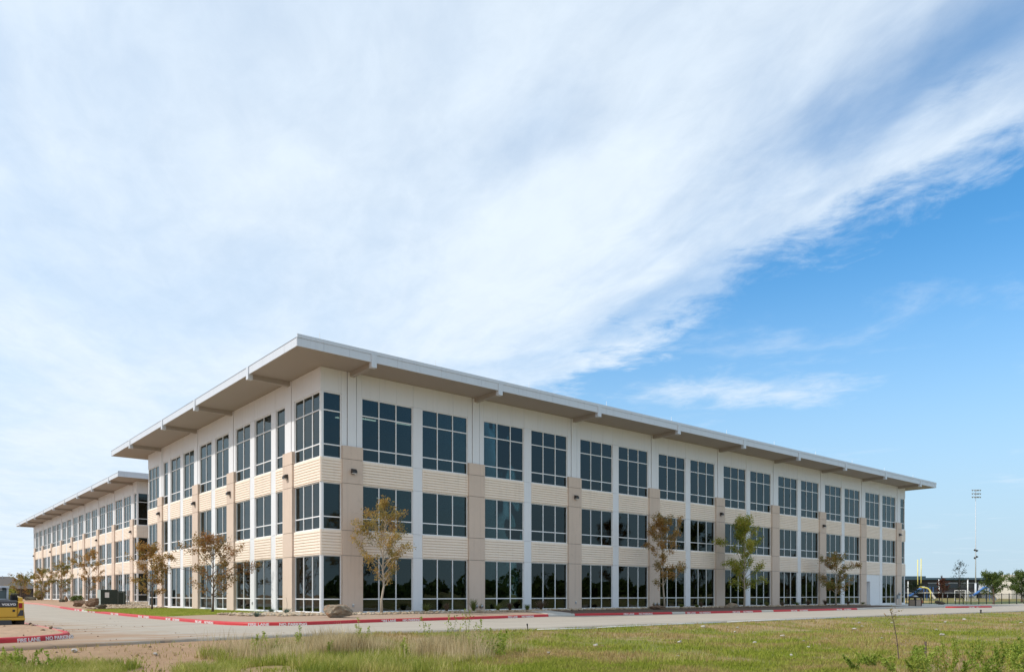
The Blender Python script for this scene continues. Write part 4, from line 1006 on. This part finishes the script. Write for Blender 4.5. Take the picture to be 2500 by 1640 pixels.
for z, x in ((13.6, .3), (13.8, -.35), (11.9, .3), (11.6, -.35)):
    MB().prism([(0, -.3), (0, .3), (.5 if x > 0 else -.25, 0)], 1, -.25, .25).obj('loudspeaker', MT['dark'], lp).location = (x * .6, 0, z)
# playground: tube slides and poles
MT['slide'] = mat('blue_plastic', (.05, .15, .40), .35, .08); MT['slidel'] = mat('pale_plastic', (.55, .50, .42), .5, .08)
def playset(label, pos, flip, L):
    e_ = empty('play_slide', pos, RA, label, 'playground slide', 'blue playground tube slides')
    b = MB(); b.tube([(flip * x, 0, z) for x, z in ((0, 3.2), (.7, 3.1), (1.6, 2.4), (2.6, 1.7), (3.4, 1.2), (4.2, 1.1))], .32, 12); b.obj('tube_slide', MT['slide'], e_, True)
    MB().box((-flip * 1.8 - .05, -.8, 1.8), (flip * .1, .8, 2.0)).obj('deck', MT['slidel'], e_)
    for x in (-1.7, -.2):
        for y in (-.7, .7): MB().tube([(flip * x, y, 0), (flip * x, y, 3.3)], .07, 8).obj('post', MT['slide'], e_)
    MB().tube([(-flip * 1.0, -.9, 2.0), (-flip * 1.0, -1.6, 1.3), (-flip * 1.4, -2.2, .4)], .3, 8).obj('chute', MT['slidel'], e_)
playset('blue tube slide half hidden behind the goalpost and the small dark tree', (176.5, 36.3, -.25), -1, 4)
playset('blue tube slide beside the tall floodlight pole', (188.5, 26.6, -.25), -1, 4)
for i, (p, h, nm) in enumerate((((168.1, 36.7, -.25), 4.6, 'white post at the right edge of the office building, above the litter bin'), ((173.8, 32.0, -.25), 5.1, 'white post behind the dark red tree'), ((179.0, 27.6, -.25), 5.1, 'white post between soccer goal and floodlight pole'))):
    e_ = empty('white_post', p, 0, nm, 'post', 'white posts on the sports field'); MB().tube([(0, 0, 0), (0, 0, h)], .13, 10).obj('shaft', MT['white'], e_, True); MB().tube([(0, 0, h), (0, 0, h + .08)], [.16, .1], 10).obj('cap', MT['dark'], e_)
# long dark school building behind the field
MT['schd'] = mat('dark_brick', (.035, .032, .034), .8, .15, .4); MT['schw'] = mat('dark_window_band', (.04, .05, .06), .15, .05); MT['schl'] = mat('pale_masonry', (.62, .57, .50), .85, .06, .3); MT['schb'] = mat('blue_grey_metal', (.045, .085, .115), .5, .05)
sc_o = empty('school_building', (239.9, 67.9, -.25), RA - .02, 'long low dark building with blue roof edge behind the sports field', 'school building')
MB().box((-8, 0, 0), (60, 20, 6.3)).obj('wall', MT['schd'], sc_o); MB().box((-9, -1.2, 6.3), (61, 21, 6.95)).obj('roof', MT['schb'], sc_o); MB().box((-8.5, -.8, 6.95), (7, 15, 7.5)).obj('roof_block', MT['schb'], sc_o)
for i in range(9): 
    wv = MB().box((8 + i * 5.4, -.08, 3.6), (12.4 + i * 5.4, .02, 5.2)).obj('window', MT['schw'], sc_o); MB().box((8 + i * 5.4, -.12, 5.2), (12.4 + i * 5.4, -.02, 5.35)).obj('lintel', MT['cabw'], wv)
MB().box((-8, -3.0, 1.9), (60, -.01, 2.1)).obj('canopy', MT['galv'], sc_o)
for i in range(12): MB().tube([(-6 + i * 5.8, -2.8, 0), (-6 + i * 5.8, -2.8, 1.9)], .12, 8).obj('canopy_post', MT['galv'], sc_o)
MB().box((24.5, -1.9, 0), (32.0, -.02, 5.0)).obj('pale_bay', MT['cabw'], sc_o)
wb = empty('school_annex', (252.5, 38.2, -.25), RA, 'pale windowless block rising behind the round dark green tree', 'building')
MB().box((-2.6, 0, 0), (2.6, 8, 7.4)).obj('wall', MT['schl'], wb); MB().box((-2.75, -.15, 7.4), (2.75, 8.15, 7.65)).obj('coping', MT['schl'], wb); MB().box((1.4, -.06, 5.4), (1.75, 0.02, 5.9)).obj('vent', MT['dark'], wb)
# house roof at far left
MT['shing'] = mat('grey_brown_shingle', (.115, .10, .088), .9, .12, 1.5, .02, 8.); MT['brickd'] = mat('dark_red_brick', (.075, .05, .042), .9, .15, 1.0)
hs = empty('house', (3.0, 186.0, .1), RA + .3, 'single-storey house with grey-brown hipped roof far left behind the loader', 'house')
MB().box((-11, -6, 0), (8.6, 6, 2.5)).obj('wall', MT['brickd'], hs)
rf = MB(); rf.v = [(-12, -7, 2.5), (9.4, -7, 2.5), (9.4, 7, 2.5), (-12, 7, 2.5), (-5.0, 0, 5.6), (2.6, 0, 5.6)]; rf.f = [(0, 1, 5, 4), (1, 2, 5), (2, 3, 4, 5), (3, 0, 4), (0, 3, 2, 1)]; rfo = rf.obj('roof', MT['shing'], hs)
MB().box((-6.5, -2.2, 3.0), (-5.5, -1.2, 6.2)).obj('chimney', MT['brickd'], rfo)
for x in (-1.6, .6, 1.4): MB().tube([(x, -1.0, 4.9), (x, -1.0, 5.75)], .09, 8).obj('vent_pipe', MT['galv'], rfo)
for x in (-8, -2, 4): MB().box((x, -6.06, .8), (x + 1.6, -5.98, 2.1)).obj('window', MT['schw'], hs)
# shrubs between the far house and the farther building
def shrub(label, pos, dim, m, seed, n=1500, leaf=.16):
    rg = np.random.default_rng(seed); e_ = empty('shrub', pos, 0, label, 'shrub', 'shrubs by the far end of the buildings')
    d = rg.normal(size=(n, 3)); d /= np.linalg.norm(d, axis=1)[:, None]; C = d * (rg.uniform(.35, 1, n) ** .5)[:, None] * (.8 + .4 * rg.random(n))[:, None] * np.array(dim) / 2; C[:, 2] += dim[2] * .5; C = C[C[:, 2] > .02]
    V, F = leaf_cloud(C, len(C), leaf, rg); fast_mesh('foliage', V, F, m, e_); b = MB()
    for k in range(5): b.tube([(0, 0, -.05), (rg.normal() * .2 * dim[0], rg.normal() * .2 * dim[1], dim[2] * .6)], [.03, .01], 4, False)
    b.obj('stem', MT['barkd'], e_)
shrub('yellow-green shrub at the far left corner of the farther building', (-1.8, 120, .2), (2.2, 2.2, 2.4), MT['lf_green'], 1)
shrub('dark low shrub left of the yellow-green one', (-5.0, 126, .2), (5.0, 2.6, 1.5), MT['lf_oak'], 2)
shrub('olive shrub in front of the farther building end', (.5, 104, .25), (1.6, 1.6, 1.7), MT['lf_mix'], 3)
shrub('low grey-green shrub beside the squat dark stone', (-.5, 67.5, .2), (1.5, 1.2, .9), MT['lf_oak'], 4, 900)

# ---------------------------------------------------------------- woods off to the sides (seen mirrored in the glass)
def woods(name, label, az0, az1, r0, r1, n, seed):
    rg = np.random.default_rng(seed); VV = []; 
    for i in range(n):
        a = rg.uniform(az0, az1); r = rg.uniform(r0, r1); c = np.array((CAM[0] + 20 + r * math.cos(a), CAM[1] + 40 + r * math.sin(a), 0)); h = rg.uniform(2.5, 5.5) * (1.7 if rg.random() < .12 else 1); w = h * rg.uniform(.35, .7)
        k = 150; d = rg.normal(size=(k, 3)); d /= np.linalg.norm(d, axis=1)[:, None]; C = c + d * (rg.uniform(.3, 1, k) ** .4)[:, None] * np.array((w / 2, w / 2, h * .45)) + (0, 0, h * .55); VV.append(C)
    C = np.concatenate(VV); V, F = leaf_cloud(C, len(C), 1.1, rg, .8)
    return tag(fast_mesh(name, V, F, MT['lf_oak']), label, 'woods', kind='stuff')
woods('tree_line', 'distant line of dark trees mirrored in the shaded ground-floor glass', R(-88), R(-16), 150, 260, 420, 1)
woods('tree_line', 'distant dark trees mirrored in the sunlit end glass', R(118), R(200), 110, 220, 300, 2)

# ---------------------------------------------------------------- grass and weeds in the foreground
def field_leaf(name, gc1, gc2, dc1, dc2, trans=.35):
    m = bpy.data.materials.new(name); m.use_nodes = True; nt = m.node_tree; nt.nodes.clear()
    g, c = field_cols(nt); geo = node(nt, 'ShaderNodeNewGeometry'); rnd = geo.outputs['Random Per Island']
    t = mth(nt, 'ADD', g, mth(nt, 'MULTIPLY', mth(nt, 'SUBTRACT', rnd, .5), .10))
    col = mixc(nt, sstep(nt, t, .42, .56), mixc(nt, rnd, dc1, dc2), mixc(nt, rnd, gc1, gc2))
    d = node(nt, 'ShaderNodeBsdfDiffuse', {0: col}); tr = node(nt, 'ShaderNodeBsdfTranslucent', {0: col})
    mx = node(nt, 'ShaderNodeMixShader', {0: trans, 1: d.outputs[0], 2: tr.outputs[0]}); node(nt, 'ShaderNodeOutputMaterial', {0: mx.outputs[0]}); return m
MT['grass'] = field_leaf('field_grass', (.18, .235, .025), (.37, .38, .07), (.34, .245, .10), (.50, .38, .18))
MT['grassg'] = leafmat('tall_green_grass', (.15, .20, .022), (.34, .36, .06), (.54, .46, .17))
MT['straw'] = leafmat('dry_straw', (.27, .20, .095), (.54, .42, .225), (.74, .61, .38))
MT['weed'] = leafmat('fresh_weed_leaves', (.12, .19, .02), (.26, .34, .045), (.44, .48, .10))
MT['lawng'] = leafmat('lawn_grass', (.24, .30, .035), (.38, .42, .06), (.50, .48, .11))
def blades(name, X, Y, Z, H, Wd, rg, m, label, lean=.45):
    n = len(X); az = rg.uniform(0, 2 * np.pi, n); la = rg.uniform(0, 2 * np.pi, n); ln = lean * H * rg.uniform(.2, 1.1, n)
    bx = np.cos(az) * Wd / 2; by = np.sin(az) * Wd / 2
    mx_ = X + np.cos(la) * ln * .35; my = Y + np.sin(la) * ln * .35
    V = np.empty((n, 5, 3)); V[:, 0] = np.c_[X - bx, Y - by, Z - .02]; V[:, 1] = np.c_[X + bx, Y + by, Z - .02]
    V[:, 2] = np.c_[mx_ + bx * .7, my + by * .7, Z + H * .6]; V[:, 3] = np.c_[mx_ - bx * .7, my - by * .7, Z + H * .6]; V[:, 4] = np.c_[X + np.cos(la) * ln, Y + np.sin(la) * ln, Z + H]
    i = np.arange(n)[:, None] * 5; F = np.concatenate([i + [0, 1, 2], i + [0, 2, 3], i + [3, 2, 4]])
    return tag(fast_mesh(name, V.reshape(-1, 3), F, m), label, 'grass', kind='stuff')
def cam_pts(px, D):   # ground point straight ahead at depth D, sideways by tangent px
    x = CAM[0] + FWD[0] * D + RGT[0] * px * D; y = CAM[1] + FWD[1] * D + RGT[1] * px * D; return x, y
rg = np.random.default_rng(5)
n = 330000; D = 11.5 / (1 - rg.random(n) * .84); tx = rg.uniform(-.85, .85, n); X, Y = cam_pts(tx, D)
ok = (Y < edge_t(X) - .05 - .25 * rg.random(n)); soil = (-X + .35 * Y) + (fbm(X, Y, .6, 40) - .5) * 7
ok &= (soil < 2.8 + 1.6 * rg.random(n)) | (rg.random(n) < .05); ok &= (fbm(X, Y, .55, 50) > .36) | (rg.random(n) < .25)
X, Y, D = X[ok], Y[ok], D[ok]; Hh = (.045 + .09 * fbm(X, Y, .9, 60) ** 1.5 + .12 * np.clip(fbm(X, Y, .35, 70) - .56, 0, 1)) * rg.uniform(.6, 1.4, len(X))
blades('field_grass', X, Y, ground_z(X, Y), Hh, .010 + .0005 * D, rg, MT['grass'], 'short patchy green and dry grass over the open ground in front', .8)
# taller fresh grass, left of centre and in tufts
n = 30000; D = rg.uniform(14.5, 20.5, n); tx = rg.uniform(-.47, .02, n); X, Y = cam_pts(tx, D); ok = (fbm(X, Y, .5, 80) + .18 * (1 - np.abs(tx + .2) / .3) - .03 * (D - 15) > .545) & (Y < edge_t(X) - .3); X, Y = X[ok], Y[ok]
blades('tall_grass', X, Y, ground_z(X, Y), rg.uniform(.08, .36, len(X)) * (.4 + fbm(X, Y, .8, 90)), .012, rg, MT['grassg'], 'fresh taller green grass at the bottom left of centre', .7)
n = 9000; D = rg.uniform(17, 26, n); tx = rg.uniform(.02, .5, n); X, Y = cam_pts(tx, D); ok = (fbm(X, Y, .45, 85) > .60) & (Y < edge_t(X) - .3); X, Y = X[ok], Y[ok]
blades('tall_grass', X, Y, ground_z(X, Y), rg.uniform(.10, .26, len(X)), .014, rg, MT['grassg'], 'bright green grass tufts scattered over the open ground', .8)
n = 20000; D = rg.uniform(13.8, 17.0, n); tx = rg.uniform(-.80, -.36, n); X, Y = cam_pts(tx, D); ok = fbm(X, Y, .55, 86) - .16 * (D - 14.8) + .08 * (tx < -.58) > .38; X, Y = X[ok], Y[ok]
blades('tall_grass', X, Y, ground_z(X, Y), rg.uniform(.08, .30, len(X)), .012, rg, MT['grassg'], 'green grass fringe along the bottom left edge', .8)
# dry straw thicket
n = 21000; D = rg.normal(19.4, 1.2, n); tx = rg.normal(-.16, .10, n); X, Y = cam_pts(tx, D)
dn = fbm(X, Y, .75, 95); ok = (dn + .22 * (rg.random(n) - .5) > .42 + .22 * np.clip((tx + .10) / .13, 0, 1)) & (Y < edge_t(X) - .3) & (D > 17) & (D < 23.5) & (tx > -.42) & (tx < .05); X, Y, tx = X[ok], Y[ok], tx[ok]
blades('dry_grass', X, Y, ground_z(X, Y), rg.uniform(.22, .72, len(X)) * (.30 + 1.15 * fbm(X, Y, .9, 99)), .010, rg, MT['straw'], 'tall dry straw-coloured grass thicket at bottom centre', .38)
# weeds with stems and leaves
def weed(label, group, tpx, D, H, seed, nl=90, lean=(0, 0), m='weed', lf=.085, name='weed'):
    rg = np.random.default_rng(seed); x, y = cam_pts(tpx, D); e_ = empty(name, (x, y, float(ground_z(x, y)) - .02), 0, label, 'weed', group); b = MB(); C = []
    for k in range(rg.integers(2, 5)):
        top = np.array((lean[0] + rg.normal() * .14, lean[1] + rg.normal() * .14, H * rg.uniform(.65, 1.0))); base = np.r_[rg.normal(size=2) * .04, 0]
        pts = [base, base + (top - base) * .5 + rg.normal(size=3) * .02, top]; b.tube(pts, [.009, .007, .003], 4, False)
        for j in range(nl // 3):
            f = rg.uniform(.12, 1.0); p = base + (top - base) * f; d = rg.normal(size=3); d[2] = abs(d[2]) * .4; d /= np.linalg.norm(d); L = (.20 * (1.1 - f) + .03) * H
            C.append(p + d * L * rg.uniform(.1, 1))
    b.obj('stem', MT['lf_green'], e_); V, F = leaf_cloud(np.array(C), len(C), lf, rg, .35); fast_mesh('leaves', V, F, MT[m], e_)
gR, gC, gL = 'weeds in the bottom right corner', 'weeds around the dry thicket', 'weeds in the bottom left corner'
rr = np.random.default_rng(77)
for i in range(44):
    weed('leafy fresh green weed in the thicket filling the bottom right corner', gR, float(np.interp(i, [0, 43], [.47, .78]) + rr.normal() * .02), float(rr.uniform(14.3, 17.6)), float(rr.uniform(.28, .70)), 500 + i, 330, (rr.normal() * .15, rr.normal() * .1), 'weed', .055)
for i, (t_, d_, h_) in enumerate(((-.085, 20.5, 1.2), (-.06, 20.0, 1.3), (-.045, 19.6, 1.1), (-.03, 19.2, .95), (-.11, 20.8, 1.1), (-.32, 19.4, .85), (-.34, 19.0, .7), (-.015, 18.8, .75), (-.07, 19.0, .9), (-.20, 20.6, .95), (-.02, 19.4, .9), (-.055, 18.6, .8), (-.28, 20.3, .8), (-.24, 18.3, .55), (-.14, 18.2, .6))):
    weed('upright green weed standing in the dry straw thicket at bottom centre', gC, t_, d_, h_, 600 + i, 190, (0, 0), 'weed', .07)
for i in range(12):
    weed('leafy green weed in the clump at the bottom left corner', gL, float(rr.uniform(-.72, -.60)), float(rr.uniform(14.6, 16.6)), float(rr.uniform(.3, .6)), 700 + i, 110)
sp_x, sp_y = cam_pts(.512, 17.0)
e_ = empty('sapling', (sp_x, sp_y, float(ground_z(sp_x, sp_y))), 0, 'thin dark bare-stemmed sapling with a few leaves at bottom right', 'sapling')
b = MB(); b.tube([(0, 0, -.03), (-.05, .03, .5), (-.14, .06, .9), (-.24, .1, 1.22)], [.014, .012, .008, .004], 6); rgs = np.random.default_rng(9); C = []
for k in range(14):
    f = rgs.uniform(.25, 1); p = np.array((-.24 * f ** 1.3, .1 * f, 1.22 * f)); d = np.array((rgs.normal(), rgs.normal(), rgs.uniform(.1, .8))); d /= np.linalg.norm(d); q = p + d * rgs.uniform(.08, .3); b.tube([p, q], [.005, .002], 3, False); C += [p + (q - p) * rgs.uniform(.5, 1.05) + rgs.normal(size=3) * .02 for _ in range(6 if f > .7 else 2)]
b.obj('stem', MT['barkd'], e_); V, F = leaf_cloud(np.array(C), len(C), .045, rgs, .5); fast_mesh('leaves', V, F, MT['lf_mix'], e_)
# lawn blades
n = 60000; X = rg.uniform(-7.5, -.3, n); Y = rg.uniform(3.4, 25.4, n)
rowz = lambda X, Y: -.15 + .13 + .05 * np.clip((X + 7.8) / 7.8, 0, 1) + .05 * np.sin(np.pi * np.clip((X + 7.8) / 7.9, 0, 1))
ok = np.hypot(X + 3.1, (Y - 9.2) * .8) > .45; ok &= np.hypot(X + 3.7, (Y - 21) * .8) > .4; X, Y = X[ok], Y[ok]
blades('lawn_grass', X, Y, rowz(X, Y), rg.uniform(.04, .085, len(X)), .022, rg, MT['lawng'], 'mown green lawn beside the sunlit end of the building', .6)

# loose earth clods thrown up by the loader
MT['clod'] = leafmat('earth_clods', (.16, .10, .062), (.27, .175, .11), (.36, .25, .165), trans=0.0, rough=.95)
def clods(name, label, n, fn, seed, lo, hi):
    rg = np.random.default_rng(seed); ico = bmesh.new(); bmesh.ops.create_icosphere(ico, subdivisions=1, radius=1.0)
    IV = np.array([v.co[:] for v in ico.verts]); IF = np.array([[v.index for v in f.verts] for f in ico.faces]); ico.free(); VV = []; FF = []
    for i in range(n):
        x, y, z = fn(rg); rr_ = lo + (hi - lo) * rg.random() ** 3; v = IV * rr_ * rg.uniform(.6, 1.3, 3) * (1 + rg.normal(size=(len(IV), 1)) * .18) + (x, y, z + rr_ * .25); FF.append(IF + len(VV) * len(IV)); VV.append(v)
    return tag(fast_mesh(name, np.concatenate(VV), np.concatenate(FF), MT['clod']), label, 'soil', kind='stuff')
def on_island(rg):
    while True:
        x = rg.uniform(-26, -14.9); y = rg.uniform(-15.5, 2)
        if y > np.interp(x, [-26, -21, -17.1, -15.7, -15.0], [-17.8, -16.5, -15.4, -14.4, -12.8]) and fbm(x, y, .5, 77) > .42: return x, y, float(road_z(x, y)) + .15 + (float(fbm(x, y, .9, 31)) - .45) * .1
def on_soil(rg):
    while True:
        D_ = rg.uniform(15, 22); t_ = rg.uniform(-.72, -.33); x, y = cam_pts(t_, D_)
        if y < edge_t(x) - .15: return x, y, float(ground_z(x, y))
def on_lane(rg):
    while True:
        x = rg.uniform(-14.6, -8.5); y = rg.uniform(-16, 6); 
        if fbm(x, y * 2.2, .45, 61) > .62 + .02 * (x + 14): return x, y, float(road_z(x, y)) + .002
clods('loose_earth', 'clods of loose brown earth around the yellow loader', 320, on_island, 1, .015, .07)
clods('loose_earth', 'small clods over the bare reddish soil at bottom left', 220, on_soil, 2, .008, .04)
clods('loose_earth', 'crumbs of earth tracked over the pale lane at left', 160, on_lane, 3, .006, .028)
